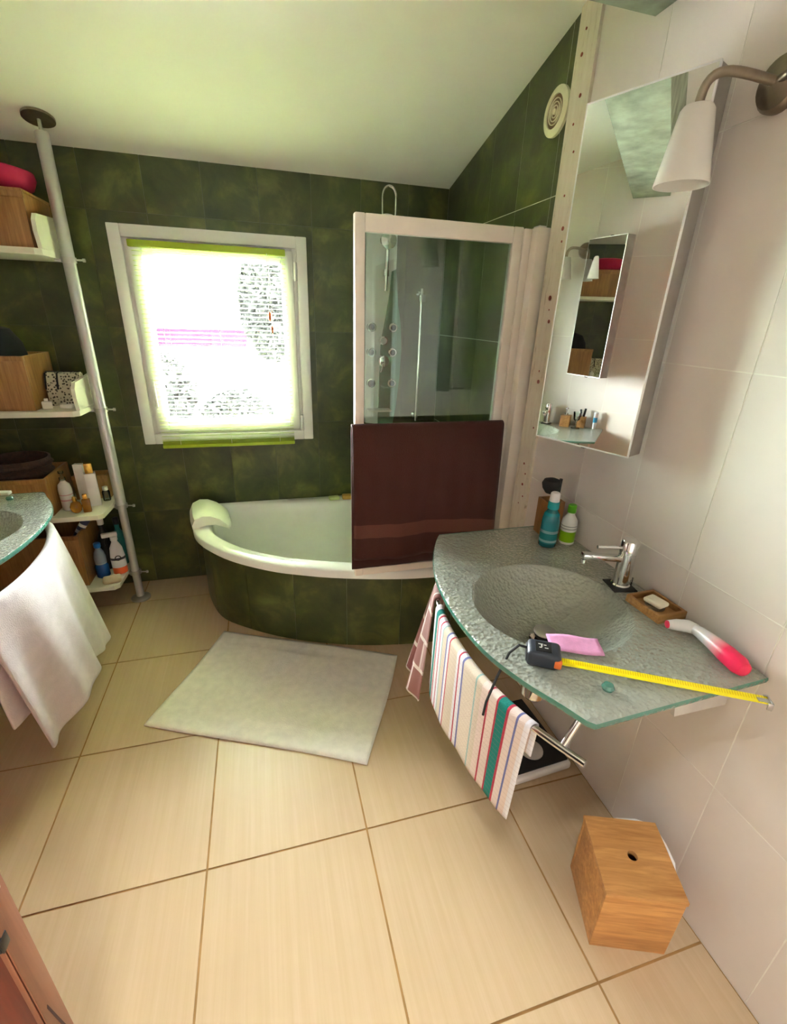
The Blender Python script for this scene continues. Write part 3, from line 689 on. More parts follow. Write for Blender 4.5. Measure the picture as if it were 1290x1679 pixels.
# ------------------------------------------------------------------ shower fittings in the corner
sh = thing('shower_column', 'green glass shower column with massage jets behind the bath screen', 'shower', (-0.37, 0, 0.95))
pl = [(-0.10, 0.02), (0.075, 0.0), (0.095, 0.12), (0.112, 0.30), (0.118, 0.45), (0.110, 0.58), (0.088, 0.70), (0.080, 0.80), (0.085, 0.93), (0.085, 1.07), (0.06, 1.10), (-0.08, 1.10), (-0.10, 1.08)]
obj('reflection_plate', B().prism(pl, lambda u, v: (u * 0.92, -0.03, v), lambda u, v: (u * 0.92, -0.002, v)), 'white_plastic', sh)  # white left part imitates the wall's reflection in the screen glass
pg = [(-0.015, 0.012), (0.075, 0.0), (0.095, 0.12), (0.112, 0.30), (0.118, 0.45), (0.110, 0.58), (0.088, 0.70), (0.080, 0.80), (0.072, 0.87), (0.050, 0.86), (0.038, 0.74), (0.020, 0.62), (-0.005, 0.50), (-0.012, 0.30)]
plate = obj('glass_plate', B().prism(pg, lambda u, v: (u, -0.045, v), lambda u, v: (u, -0.031, v)), 'teal_plastic', sh)
MATS['column_glass'] = None
plain('column_green', (0.13, 0.26, 0.17), 0.12, var=0.1); plate.data.materials[0] = MATS['column_green']
for x in (-0.065, 0.062):
    for z in (0.26, 0.435, 0.57):
        j = obj('jet', B().lathe([(0.022, -0.062), (0.026, -0.058), (0.027, -0.046)], (x, 0, z), 18, 'y'), 'chrome', sh)
        obj('jet_nozzle', B().lathe([(0.006, -0.068), (0.014, -0.066), (0.016, -0.063)], (x, 0, z), 14, 'y'), 'black_rubber', j)
k1 = obj('mixer_knob', B().lathe([(0.020, -0.105), (0.030, -0.100), (0.033, -0.07), (0.026, -0.046)], (0.0, 0, 0.39), 22, 'y'), 'chrome', sh)
obj('lever', B().tube([(0.0, -0.095, 0.39), (-0.02, -0.115, 0.33)], 0.007, 8), 'chrome', k1)
obj('selector_knob', B().lathe([(0.018, -0.09), (0.024, -0.085), (0.024, -0.046)], (0.0, 0, 0.50), 20, 'y'), 'chrome', sh)
obj('soap_shelf', B().box(-0.09, 0.05, -0.12, -0.046, 0.10, 0.112, 0.004), 'clear_white', sh)
hs = obj('hand_shower', B().tube([(0.01, -0.06, 0.76), (0.01, -0.07, 0.84), (0.01, -0.085, 0.98)], [0.009, 0.011, 0.012], 12).lathe([(0.012, -0.115), (0.042, -0.110), (0.045, -0.098), (0.02, -0.08)], (0.01, 0, 1.0), 20, 'y'), 'chrome', sh)
obj('holder', B().box(-0.004, 0.024, -0.078, -0.045, 0.83, 0.865, 0.004), 'chrome', sh)
arch = [(0.0 - 0.0, -0.05, 1.06)] + [(0.022 - 0.036 * math.cos(PI * k / 12), -0.05, 1.20 + 0.05 * math.sin(PI * k / 12)) for k in range(13)] + [(0.058, -0.05, 1.09)]
obj('hose', B().tube([(-0.012, -0.05, 1.09)] + arch[1:], 0.007, 10), 'chrome', sh)
obj('top_flange', B().lathe([(0.055, 1.10), (0.055, 1.108), (0.03, 1.122), (0.012, 1.126)], (0.01, -0.05, 0), 20), 'clear_white', sh)
rl = thing('slide_rail', 'upright chrome slide rail on the dark wall behind the bath screen', 'rail', (-0.145, 0, 0.98))
obj('bar', B().tube([(0, -0.055, 0), (0, -0.055, 0.75)], 0.0095, 12), 'chrome', rl)
for z in (0.03, 0.72): obj('bracket', B().tube([(0, -0.002, z), (0, -0.055, z)], 0.010, 10).lathe([(0.018, -0.008), (0.018, -0.001)], (0, 0, z), 14, 'y'), 'chrome', rl)
obj('slider', B().box(-0.018, 0.018, -0.075, -0.040, 0.68, 0.72, 0.005), 'chrome', rl)

# round air vent high on the green wall
vt = thing('air_vent', 'round cream air vent with tan ribs high on the green wall', 'vent', (0, -1.014, 2.25))
obj('rim', B().lathe([(0.072, -0.002), (0.072, -0.012), (0.062, -0.018), (0.049, -0.017), (0.048, -0.008)], (0, 0, 0), 32, 'x', cap=False), 'vent_ring', vt)
obj('back', B().lathe([(0.049, -0.012), (0.049, -0.004)], (0, 0, 0), 28, 'x'), 'vent_tan', vt)
for r in (0.037, 0.027, 0.017):
    obj('ring', B().lathe([(r + 0.0012, -0.011), (r + 0.0012, -0.016), (r - 0.0012, -0.016), (r - 0.0012, -0.011)], (0, 0, 0), 26, 'x', cap=False), 'vent_ring', vt)
obj('hub', B().lathe([(0.009, -0.008), (0.009, -0.018)], (0, 0, 0), 14, 'x'), 'vent_ring', vt)

# ------------------------------------------------------------------ swivelling mirror cabinets and wall lamps
def mirror_cab(label, loc, rz, wall_x):
    t = thing('swivel_mirror', label, 'mirror', loc, rz, 'swivelling wall mirrors')
    w, d, h = 0.1525, 0.0355, 0.858
    obj('cabinet_box', B().box(-d + 0.004, d, -w, w, 0, h, 0.003), 'cabinet_shaded', t)
    obj('mirror_pane', B().box(-d - 0.001, -d + 0.0035, -w + 0.003, w - 0.003, 0.003, h - 0.003), 'mirror', t, smooth=False)
    fr_ = B()
    fr_.box(-d - 0.001, -d + 0.004, -w - 0.001, -w + 0.003, 0, h).box(-d - 0.001, -d + 0.004, w - 0.003, w + 0.001, 0, h).box(-d - 0.001, -d + 0.004, -w, w, -0.001, 0.003).box(-d - 0.001, -d + 0.004, -w, w, h - 0.003, h + 0.001)
    obj('edge_frame', fr_, 'white_pvc', t, smooth=False)
    for z, s in ((h + 0.001, 1), (-0.001, -1)):
        k = obj('pivot_knob', B().lathe([(0.012, 0), (0.013, s * 0.004), (0.010, s * 0.010)], (0, 0, z), 16), 'black_plastic', t)
    # arms that reach back to the wall
    R = Matrix.Rotation(-rz, 3, 'Z'); wd = R @ Vector((wall_x - loc[0], 0, 0))
    for z in (h + 0.007, -0.007):
        obj('wall_arm', B().tube([(0, 0, z), (wd.x, wd.y, z)], 0.005, 8), 'steel', t)
    return t
mirror_cab('tall swivelled mirror on the right wall above the glass basin, seen large', (-0.1184, -1.6296, 1.235), 0.398, 0.0)
mirror_cab('tall swivelled mirror on the left wall, seen small inside the other mirror', (XL + 0.138, -1.365, 1.235), PI + 0.628, XL)

def wall_lamp(label, loc, rz, arms):
    t = thing('wall_lamp', label, 'lamp', loc, rz, 'twin-arm wall lamps')
    obj('wall_rose', B().lathe([(0.050, -0.001), (0.050, -0.012), (0.044, -0.022), (0.020, -0.030), (0.012, -0.034)], (0, 0, 0), 28, 'x'), 'brushed', t)
    for (ex, ey) in arms:
        P0 = Vector((-0.025, 0, 0.0)); E_ = Vector((ex, ey, -0.052))
        pts = []
        for k in range(15):
            q = k / 14
            p1 = P0 + Vector((ex * 0.55, ey * 0.55, 0.012)); p2 = Vector((ex * 1.03, ey * 1.03, 0.030))
            pts.append(P0 * (1 - q) ** 3 + p1 * 3 * q * (1 - q) ** 2 + p2 * 3 * q * q * (1 - q) + E_ * q ** 3)
        obj('arm', B().tube(pts, 0.0088, 12), 'brushed', t)
        s = obj('shade', B().lathe([(0.010, -0.045), (0.027, -0.047), (0.032, -0.054), (0.054, -0.182), (0.0515, -0.182), (0.0295, -0.057), (0.010, -0.052)], (ex, ey, 0), 30, cap=False), 'opal', t)
        obj('bulb', B().lathe([(0.004, -0.052), (0.013, -0.06), (0.014, -0.09), (0.022, -0.115), (0.022, -0.135), (0.012, -0.155), (0.002, -0.16)], (ex, ey, 0), 16), 'white_plastic', s)
    return t
wall_lamp('brushed metal wall lamp with white glass shade beside the large mirror', (0, -1.866, 2.036), 0, ((-0.172, 0.030), (-0.06, -0.25)))
wall_lamp('twin-arm wall lamp seen only as a reflection in the large mirror', (XL, -1.20, 2.036), PI, ((-0.11, 0.105), (-0.11, -0.105)))

# ------------------------------------------------------------------ glass washbasins
OUT = catmull([(-0.487, 0.423), (-0.535, 0.33), (-0.583, 0.20), (-0.606, 0.08), (-0.612, -0.05), (-0.598, -0.19), (-0.558, -0.305), (-0.515, -0.385), (-0.486, -0.445)], 4)
BO = [(-0.004, -0.428)] + [(-0.004, 0.432), (-0.478, 0.432)] + OUT[1:-1] + [(-0.478, -0.447)]
BC = (-0.328, -0.05)
def basin(label, loc, rz):
    t = thing('washbasin', label, 'washbasin', loc, rz, 'green glass washbasins')
    an = sorted(set([round(2 * PI * k / 96, 5) for k in range(96)] + [round(math.atan2(q[1] - BC[1], q[0] - BC[0]) % (2 * PI), 5) for q in ((-0.004, -0.428), (-0.004, 0.432), (-0.478, 0.432), (-0.478, -0.447))]))
    n = len(an); rows = []
    def prof_z(s):   # s: radius over bowl radius
        if s >= 1.06: return 0.0
        q = s / 1.06; return -0.112 * (1 - q ** 3.0) ** 1.08
    fr = [0.06, 0.15, 0.25, 0.35, 0.45, 0.55, 0.64, 0.72, 0.80, 0.87, 0.93, 1.0, 1.06, 1.12]
    V = []; 
    for s in fr:
        for a in an:
            R = poly_radius(BO, BC, a); rb = min(0.205, (R - 0.03) / 1.12); V.append((BC[0] + s * rb * math.cos(a), BC[1] + s * rb * math.sin(a), prof_z(s)))
    for q in (0.25, 0.5, 0.75, 0.95, 1.0):
        for a in an:
            R = poly_radius(BO, BC, a); rb = 1.12 * min(0.205, (R - 0.03) / 1.12); r_ = rb + (R - rb) * q; V.append((BC[0] + r_ * math.cos(a), BC[1] + r_ * math.sin(a), 0.0 if q < 1 else -0.002))
    nr = len(fr) + 5; F = []
    for i in range(nr - 1):
        for k in range(n): F.append((i * n + k, i * n + (k + 1) % n, (i + 1) * n + (k + 1) % n, (i + 1) * n + k))
    F.append(tuple(range(n)))
    top = [tuple(f) for f in F]; m = len(V)
    V2 = V + [(x, y, z - 0.014) for x, y, z in V]
    F2 = top + [tuple(m + i for i in f[::-1]) for f in top] + [((nr - 1) * n + k, (nr - 1) * n + (k + 1) % n, m + (nr - 1) * n + (k + 1) % n, m + (nr - 1) * n + k) for k in range(n)]
    obj('glass_top', B().raw(V2, F2), 'basin_glass', t)
    # polished edge band
    V = []; F = []
    for (x, y) in BO:
        d = Vector((x - BC[0], y - BC[1])).normalized()
        for (o_, z) in ((0.0006, -0.001), (0.0025, -0.008), (0.0006, -0.015)): V.append((min(x + d.x * o_, -0.002), y + d.y * o_, z))
    nb = len(BO)
    for i in range(1, nb):
        j = (i + 1) % nb
        for q in range(2): F.append((3 * i + q, 3 * j + q, 3 * j + q + 1, 3 * i + q + 1))
    obj('glass_edge', B().raw(V, F), 'glass_edge', t)
    bar = catmull([(-0.455, 0.405), (-0.520, 0.30), (-0.562, 0.19), (-0.583, 0.05), (-0.575, -0.14), (-0.532, -0.30), (-0.466, -0.435)], 6)
    obj('towel_bar', B().tube([(x, y, -0.130) for x, y in bar], 0.0085, 12), 'chrome', t)
    for (x, y) in ((-0.505, 0.33), (-0.487, -0.385)):
        obj('bar_post', B().tube([(x, y, -0.130), (x + 0.012, y, -0.10), (x + 0.03, y, -0.055), (x + 0.055, y, -0.03), (x + 0.065, y, -0.014)], 0.0075, 10), 'chrome', t)
    for y in (-0.36, 0.36):
        obj('wall_bracket', B().prism([(-0.001, -0.145), (-0.16, -0.145), (-0.19, -0.016), (-0.001, -0.016)], lambda u, v: (u, y - 0.006, v), lambda u, v: (u, y + 0.006, v)), 'grey_metal', t, smooth=False)
    dr = obj('drain', B().lathe([(0.040, -0.1085), (0.040, -0.104), (0.030, -0.101), (0.012, -0.100)], (-0.345, -0.075, 0), 24), 'chrome', t)
    obj('plug', B().lathe([(0.012, -0.101), (0.012, -0.094), (0.026, -0.093), (0.029, -0.086), (0.029, -0.080)], (-0.345, -0.075, 0), 24), 'black_rubber', dr)
    obj('plug_cap', B().lathe([(0.030, -0.080), (0.031, -0.076), (0.026, -0.072), (0.010, -0.070)], (-0.345, -0.075, 0), 24), 'steel', dr)
    obj('siphon', B().lathe([(0.018, -0.125), (0.018, -0.20), (0.038, -0.205), (0.038, -0.30), (0.030, -0.31)], (-0.345, -0.075, 0), 22).tube([(-0.32, -0.075, -0.22), (-0.002, -0.075, -0.22)], 0.016, 12), 'chrome', t)
    obj('glass_stud', B().lathe([(0.012, 0.0), (0.014, 0.006), (0.010, 0.013), (0.004, 0.015)], (-0.392, -0.372, 0.0), 16), 'glass_edge', t)
    return t
BZ = 0.850
basin('rippled green glass washbasin on the right wall with the tape measure on it', (0, -1.825, BZ), 0)
basin('green glass washbasin on the left wall, cut off by the photo edge', (XL, -1.105, BZ), PI)

def faucet(label, loc, rz):
    t = thing('mixer_tap', label, 'tap', loc, rz, 'chrome mixer taps')
    obj('base_seal', B().box(-0.036, 0.036, -0.036, 0.036, 0.0, 0.004, 0.001), 'black_rubber', t)
    obj('body', B().lathe([(0.027, 0.004), (0.027, 0.010), (0.0235, 0.014), (0.0235, 0.112)], (0, 0, 0), 28), 'chrome', t)
    obj('head', B().lathe([(0.0225, 0.112), (0.0225, 0.1145), (0.0245, 0.116), (0.0245, 0.150), (0.022, 0.154), (0.008, 0.1555)], (0, 0, 0), 28), 'chrome', t)
    sp = obj('spout', B().box(-0.148, -0.012, -0.0125, 0.0125, 0.072, 0.090, 0.005, mat=Matrix.Translation((0, 0, 0.012)) @ Matrix.Rotation(0.10, 4, 'Y')), 'chrome', t)
    obj('aerator', B().lathe([(0.009, 0.086), (0.009, 0.098)], (-0.132, 0, -0.002), 14), 'chrome', sp)
    obj('lever', B().tube([(-0.02, 0, 0.130), (-0.095, 0.0, 0.134), (-0.098, 0, 0.134)], 0.0055, 10), 'chrome', t)
    obj('lift_rod', B().tube([(0.036, 0.0, 0.0), (0.036, 0.0, 0.03)], 0.003, 8), 'chrome', t)
    return t
faucet('chrome single-lever tap on the right glass basin', (-0.068, -1.845, BZ + 0.0005), -0.18)
faucet('chrome tap on the left basin, seen in the large mirror', (XL + 0.068, -1.13, BZ + 0.0005), PI)

# ------------------------------------------------------------------ things on the right basin
T0 = BZ + 0.0005
def bottle(name, label, loc, prof, mat, parts, rz=0, group=None, sx=1, sy=1, cat='bottle'):
    t = thing(name, label, cat, loc, rz, group)
    obj('body', B().lathe(prof, (0, 0, 0), 26, sx=sx, sy=sy), mat, t)
    for (pn, pp, pm) in parts: obj(pn, B().lathe(pp, (0, 0, 0), 22), pm, t)
    return t
bottle('spray_bottle', 'teal spray bottle with white nozzle on the far end of the basin', (-0.135, -1.555, T0), [(0.024, 0), (0.030, 0.005), (0.031, 0.05), (0.030, 0.10), (0.026, 0.122), (0.016, 0.138), (0.015, 0.142)], 'spray_label',
       [('collar', [(0.019, 0.142), (0.0195, 0.146), (0.0185, 0.168)], 'teal_plastic'), ('nozzle', [(0.0165, 0.168), (0.0170, 0.172), (0.0155, 0.196), (0.012, 0.200)], 'white_plastic')])
bpy.data.objects['collar'].data.materials[0] = plain('collar_teal', (0.02, 0.36, 0.38), 0.25)
bottle('lotion_bottle', 'white lotion bottle with green cap and green label band', (-0.052, -1.548, T0), [(0.023, 0), (0.027, 0.004), (0.0275, 0.07), (0.026, 0.088), (0.016, 0.104), (0.0125, 0.110), (0.0125, 0.118)], 'lotion_label',
       [('cap', [(0.0145, 0.118), (0.015, 0.121), (0.0145, 0.143), (0.012, 0.146)], 'cap_green')] if False else [])
plain('cap_green', (0.10, 0.48, 0.01), 0.35)
lb = bpy.data.objects['lotion_bottle']; obj('cap', B().lathe([(0.0145, 0.118), (0.015, 0.121), (0.0145, 0.143), (0.012, 0.146)], (0, 0, 0), 22), 'cap_green', lb)
cp = thing('wooden_cup', 'brown wooden holder behind the teal spray bottle', 'holder', (-0.078, -1.462, T0))
obj('wall_panel', B().box(-0.034, 0.034, -0.034, -0.028, 0, 0.135, 0.001).box(-0.034, 0.034, 0.028, 0.034, 0, 0.135, 0.001).box(-0.034, -0.028, -0.028, 0.028, 0, 0.135, 0.001).box(0.028, 0.034, -0.028, 0.028, 0, 0.135, 0.001), 'bamboo_v', cp)
obj('bottom', B().box(-0.028, 0.028, -0.028, 0.028, 0.0, 0.006), 'bamboo', cp)
br_ = thing('black_brush', 'black round brush standing in the wooden holder', 'brush', (-0.078, -1.462, T0 + 0.0065))
obj('handle', B().tube([(0.018, 0, 0), (0.022, 0, 0.10), (0.024, 0.0, 0.205)], 0.006, 10), 'black_plastic', br_)
obj('brush_head', B().lathe([(0.004, 0.150), (0.018, 0.155), (0.030, 0.172), (0.034, 0.190), (0.028, 0.203), (0.012, 0.209)], (-0.012, 0, 0), 20), 'black_rubber', br_)

dish = thing('soap_dish', 'square bamboo soap dish next to the chrome tap', 'dish', (-0.056, -1.970, T0), 0.04)
obj('base', B().box(-0.048, 0.048, -0.058, 0.058, 0.0, 0.006), 'bamboo', dish)
db = B(); a_, b_ = 0.048, 0.058
db.box(-a_, a_, -b_, -b_ + 0.009, 0.006, 0.022, 0.001).box(-a_, a_, b_ - 0.009, b_, 0.006, 0.022, 0.001).box(-a_, -a_ + 0.009, -b_ + 0.009, b_ - 0.009, 0.006, 0.022, 0.001).box(a_ - 0.009, a_, -b_ + 0.009, b_ - 0.009, 0.006, 0.022, 0.001)
obj('rim', db, 'bamboo', dish)
obj('soap_support', B().lathe([(0.022, 0.0065), (0.024, 0.010), (0.023, 0.016)], (0.0, 0.002, 0), 20, sx=1.0, sy=1.1), 'steel', dish)
tag(obj('soap_bar', B().box(-0.021, 0.021, -0.027, 0.027, 0, 0.014, 0.0065, 3), 'soap', None, (-0.056, -1.968, T0 + 0.0165), (0, 0, 0.2)), 'cream soap bar on the round metal holder in the bamboo dish', 'soap')

pb = thing('facial_brush', 'pink and white handheld beauty device lying on the basin', 'device', (-0.052, -2.092, T0))
obj('handle', B().tube([(0, 0, 0.022), (-0.002, -0.02, 0.024), (-0.006, -0.06, 0.025), (-0.012, -0.10, 0.025), (-0.018, -0.135, 0.025), (-0.021, -0.152, 0.024), (-0.022, -0.158, 0.024)], [0.013, 0.0155, 0.019, 0.0225, 0.0225, 0.016, 0.006], 18), 'pink_fade', pb)
obj('head', B().tube([(0.004, -0.004, 0.022), (-0.008, 0.014, 0.022), (-0.030, 0.026, 0.021), (-0.050, 0.034, 0.020)], [0.013, 0.0165, 0.015, 0.011], 16), 'white_plastic', pb)
obj('tip', B().tube([(-0.0495, 0.034, 0.020), (-0.053, 0.0354, 0.0198), (-0.055, 0.036, 0.0197)], [0.010, 0.010, 0.006], 14), 'pink_plastic', pb)
obj('collar', B().tube([(0.0, -0.001, 0.022), (0.003, -0.004, 0.022)], [0.0145, 0.0145], 16), 'grey_metal', pb)

tm = thing('tape_measure', 'black tape measure with yellow blade pulled out across the basin', 'tape measure', (-0.482, -2.086, T0), -0.525)
obj('case', B().box(-0.040, 0.036, -0.030, 0.030, 0.0, 0.040, 0.011, 3), 'navy_plastic', tm)
obj('top_label', B().box(-0.022, 0.014, -0.018, 0.016, 0.0395, 0.0412, 0.002), 'black_plastic', tm)
lbm = B()
for (x, y, w, h) in ((-0.016, 0.006, 0.010, 0.0025), (-0.010, -0.002, 0.003, 0.010), (-0.004, 0.004, 0.006, 0.0025), (-0.014, -0.006, 0.006, 0.0025), (-0.002, -0.006, 0.008, 0.0025)):
    lbm.box(x, x + w, y, y + h, 0.0412, 0.0416)
obj('label_marks', lbm, 'clear_white', tm, smooth=False)
obj('side_inlay', B().box(0.020, 0.0375, -0.0315, -0.020, 0.008, 0.030, 0.004), 'orange_plastic', tm)
obj('grip', B().box(-0.042, -0.025, -0.024, 0.024, 0.006, 0.034, 0.006), 'black_rubber', tm)
V = []; UVt = []; nseg = 30; Lb = 0.425
for i in range(nseg + 1):
    x = 0.033 + Lb * i / nseg
    for j, y in enumerate((-0.0125, -0.006, 0.0, 0.006, 0.0125)):
        V.append((x, y, 0.006 + 0.0030 * (abs(y) / 0.0125) ** 2))
        UVt.append((i / nseg, j / 4))
F = [(5 * i + j, 5 * i + j + 1, 5 * i + j + 6, 5 * i + j + 5) for i in range(nseg) for j in range(4)]
me = bpy.data.meshes.new('blade'); me.from_pydata(V, [], F); uvl = me.uv_layers.new(name='UVMap')
for lp in me.loops: uvl.data[lp.index].uv = UVt[lp.vertex_index]
me.shade_smooth(); me.materials.append(MATS['tape_yellow'])
bo_ = bpy.data.objects.new('blade', me); COL.objects.link(bo_); bo_.parent = tm
ms = bo_.modifiers.new('thickness', 'SOLIDIFY'); ms.thickness = 0.0006
hk = B().box(0.033 + Lb - 0.022, 0.033 + Lb + 0.002, -0.006, 0.006, 0.007, 0.009, 0.0005).box(0.033 + Lb, 0.033 + Lb + 0.002, -0.0145, 0.0145, -0.006, 0.012, 0.0005)
hk.box(0.033 + Lb - 0.008, 0.033 + Lb + 0.002, 0.0115, 0.0145, -0.004, 0.012, 0.0005).box(0.033 + Lb - 0.008, 0.033 + Lb + 0.002, -0.0145, -0.0115, -0.004, 0.012, 0.0005)
obj('hook', hk, 'steel', tm)
obj('strap', B().tube([(-0.040, 0.0, 0.030), (-0.058, -0.002, 0.034), (-0.078, -0.012, 0.015), (-0.098, -0.028, -0.05), (-0.115, -0.045, -0.115), (-0.118, -0.052, -0.150)], 0.0032, 8), 'black_rubber', tm)

pc = B(); V = []; F = []
for i in range(13):
    for j in range(7):
        u, v = i / 12, j / 6
        V.append((-0.062 + 0.124 * u, -0.032 + 0.064 * v, 0.0025 + 0.0022 * math.sin(7 * u + 2 * v) * math.sin(4 * v + 1)))
F = [(i * 7 + j, i * 7 + j + 1, i * 7 + j + 8, i * 7 + j + 7) for i in range(12) for j in range(6)]
pco = tag(obj('sponge_cloth', pc.raw(V, F), 'pink_cloth', None, (-0.378, -2.058, T0 + 0.003), (0, 0, -0.40)), 'small pink cleaning cloth on the basin behind the yellow blade', 'cloth')
m_s = pco.modifiers.new('thickness', 'SOLIDIFY'); m_s.thickness = 0.003

# towels on the right basin's bar
Rb = [(x, y - 1.825, BZ - 0.130) for x, y in catmull([(-0.455, 0.405), (-0.520, 0.30), (-0.562, 0.19), (-0.583, 0.05), (-0.575, -0.14), (-0.532, -0.30), (-0.466, -0.435)], 6)]
tt = drape('tea_towel', [p for p in Rb if -2.175 < p[1] < -1.645], (-1, -0.12, 0), 0.355, 0.11, 'tea_towel', (0, 0, 0), lambda t: 0.004 + 0.005 * math.sin(8 * t) + 0.002 * math.sin(21 * t), th=0.003, ns=60, drift=(0.02, 0.03), rbar=0.0125)
tag(tt, 'striped tea towel in teal, red and blue on the right basin rail', 'towel')
pt = drape('hand_towel', [p for p in Rb if -1.635 < p[1] < -1.41], (-1, 0.25, 0), 0.43, 0.40, 'patch_towel', (0, 0, 0), lambda t: 0.014 + 0.016 * math.sin(11 * t), th=0.004, ns=34, drift=(-0.03, 0.0), flare=lambda t, q: 0.05 * q * (1 - t), rbar=0.013)
tag(pt, 'pink and brown checked hand towel at the far end of the right basin rail', 'towel')

# bathroom scale under the basin
sca = thing('bathroom_scale', 'black topped bathroom scale on the floor under the right basin', 'scale', (-0.165, -1.64, 0.0), 0.06)
obj('base', B().box(-0.125, 0.125, -0.17, 0.17, 0.0, 0.034, 0.012, 3), 'white_plastic', sca)
obj('platform', B().box(-0.115, 0.115, -0.155, 0.16, 0.0345, 0.042, 0.003), 'black_rubber', sca)
obj('dial', B().lathe([(0.045, 0.0425), (0.045, 0.047), (0.040, 0.049)], (0, -0.08, 0), 24), 'grey_metal', sca)

# wooden bin
bn = thing('waste_bin', 'square wooden waste bin with a finger hole in its lid', 'bin', (-0.182, -2.228, 0), -0.36)
bh = 0.238; q = 0.1
bb = B(); bb.box(-q, q, -q, -q + 0.012, 0.0, bh - 0.014, 0.001).box(-q, q, q - 0.012, q, 0.0, bh - 0.014, 0.001).box(-q, -q + 0.012, -q + 0.012, q - 0.012, 0, bh - 0.014, 0.001).box(q - 0.012, q, -q + 0.012, q - 0.012, 0, bh - 0.014, 0.001).box(-q + 0.012, q - 0.012, -q + 0.012, q - 0.012, 0, 0.01)
obj('box', bb, 'bin_wood', bn)
ring = [(0.013 * math.cos(2 * PI * k / 24), 0.013 * math.sin(2 * PI * k / 24)) for k in range(24)]
sqr = [((q + 0.002) * max(-1, min(1, 1.42 * math.cos(2 * PI * k / 24))), (q + 0.002) * max(-1, min(1, 1.42 * math.sin(2 * PI * k / 24)))) for k in range(24)]
sqr = [((q + 0.002) * math.copysign(1, math.cos(2 * PI * k / 24)) if abs(math.cos(2 * PI * k / 24)) >= abs(math.sin(2 * PI * k / 24)) - 1e-6 else (q + 0.002) * math.cos(2 * PI * k / 24) / abs(math.sin(2 * PI * k / 24)),
        (q + 0.002) * math.copysign(1, math.sin(2 * PI * k / 24)) if abs(math.sin(2 * PI * k / 24)) >= abs(math.cos(2 * PI * k / 24)) - 1e-6 else (q + 0.002) * math.sin(2 * PI * k / 24) / abs(math.cos(2 * PI * k / 24))) for k in range(24)]
V = [(x, y, z) for z in (bh - 0.013, bh) for pp in (ring, sqr) for x, y in pp]; F = []
for k in range(24):
    k2 = (k + 1) % 24
    F += [(48 + k, 48 + k2, 72 + k2, 72 + k), (k, 24 + k, 24 + k2, k2), (24 + k, 72 + k, 72 + k2, 24 + k2), (k, k2, 48 + k2, 48 + k)]
obj('lid', B().raw(V, F), 'bin_wood', bn, smooth=False)
obj('bag_edge', B().tube([(q + 0.004, -q * 0.2, bh - 0.018), (q + 0.010, 0.0, bh - 0.012), (q + 0.009, q * 0.5, bh - 0.014), (q + 0.002, q + 0.004, bh - 0.02), (q * 0.5, q + 0.010, bh - 0.012), (0, q + 0.009, bh - 0.016), (-q * 0.3, q + 0.004, bh - 0.02)], 0.0055, 8), 'bin_bag', bn)

# ------------------------------------------------------------------ bath mat
V = []; F = []; nu, nv = 48, 34; hw, hh = 0.469, 0.316
for i in range(nu + 1):
    for j in range(nv + 1):
        u, v = -1 + 2 * i / nu, -1 + 2 * j / nv
        x, y = hw * u + 0.006 * math.sin(2.3 * v + 1), hh * v + 0.008 * math.sin(2.1 * u + 0.4)
        e1 = min(hw * (1 - abs(u)), hh * (1 - abs(v)))
        z = 0.007 + 0.003 * math.sin(5 * u + 2 * v) * math.sin(4 * v - u) + (-0.0035 if 0.062 < e1 < 0.080 else 0.0) + (0.002 if e1 >= 0.08 else 0)
        if e1 < 0.01: z = 0.003
        V.append((x, y, z))
w_ = nv + 1
F = [(i * w_ + j, i * w_ + j + 1, (i + 1) * w_ + j + 1, (i + 1) * w_ + j) for i in range(nu) for j in range(nv)]
mo = tag(obj('bath_mat', B().raw(V, F), 'mat_cotton', None, (-1.067, -1.119, 0.003), (0, 0, -0.452)), 'white cotton bath mat on the beige floor in front of the bathtub', 'mat')
m_s = mo.modifiers.new('thickness', 'SOLIDIFY'); m_s.thickness = 0.005; m_s.offset = -1

# ------------------------------------------------------------------ shelf pole on the left
su = thing('pole_shelf', 'grey floor-to-ceiling pole carrying four white shelves in the left corner', 'shelf unit', (-1.845, -0.195, 0))
ztop = zc(-0.195)
obj('foot', B().lathe([(0.052, 0.0), (0.052, 0.008), (0.040, 0.014), (0.020, 0.020)], (0, 0, 0), 28), 'steel', su)
obj('lower_tube', B().lathe([(0.0205, 0.015), (0.0205, 0.62)], (0, 0, 0), 24), 'pole_grey', su)
obj('upper_tube', B().lathe([(0.0255, 0.60), (0.0255, ztop - 0.055), (0.022, ztop - 0.05)], (0, 0, 0), 24), 'pole_grey', su)
obj('tension_screw', B().lathe([(0.007, ztop - 0.06), (0.007, ztop - 0.008)], (0, 0, 0), 12), 'steel', su)
cp_ = obj('ceiling_plate', B().lathe([(0.058, -0.011), (0.058, -0.002)], (0, 0, 0), 28), 'brushed', su, (0, 0, ztop), (-math.atan(SLOPE), 0, 0))
SH = [1.765, 1.108, 0.590, 0.178]
for z in SH:
    cl = obj('clamp', B().lathe([(0.030, z - 0.012), (0.030, z + 0.010)], (0, 0, 0), 20).box(-0.055, -0.02, -0.010, 0.010, z - 0.010, z + 0.006, 0.002), 'steel', su)
    obj('clamp_screw', B().tube([(0.028, -0.006, z), (0.062, -0.012, z)], 0.004, 8).lathe([(0.008, 0.058), (0.008, 0.068)], (0, -0.012, z), 10, 'x'), 'steel', cl)
    obj('shelf', B().prism([(-0.650, 0.175), (-0.650, -0.185), (-0.062, -0.185), (-0.040, -0.165), (-0.032, -0.05), (-0.032, 0.16), (-0.05, 0.175)], lambda u, v: (u, v, z + 0.0), lambda u, v: (u, v, z + 0.024)), 'white_lacquer', su, smooth=False)
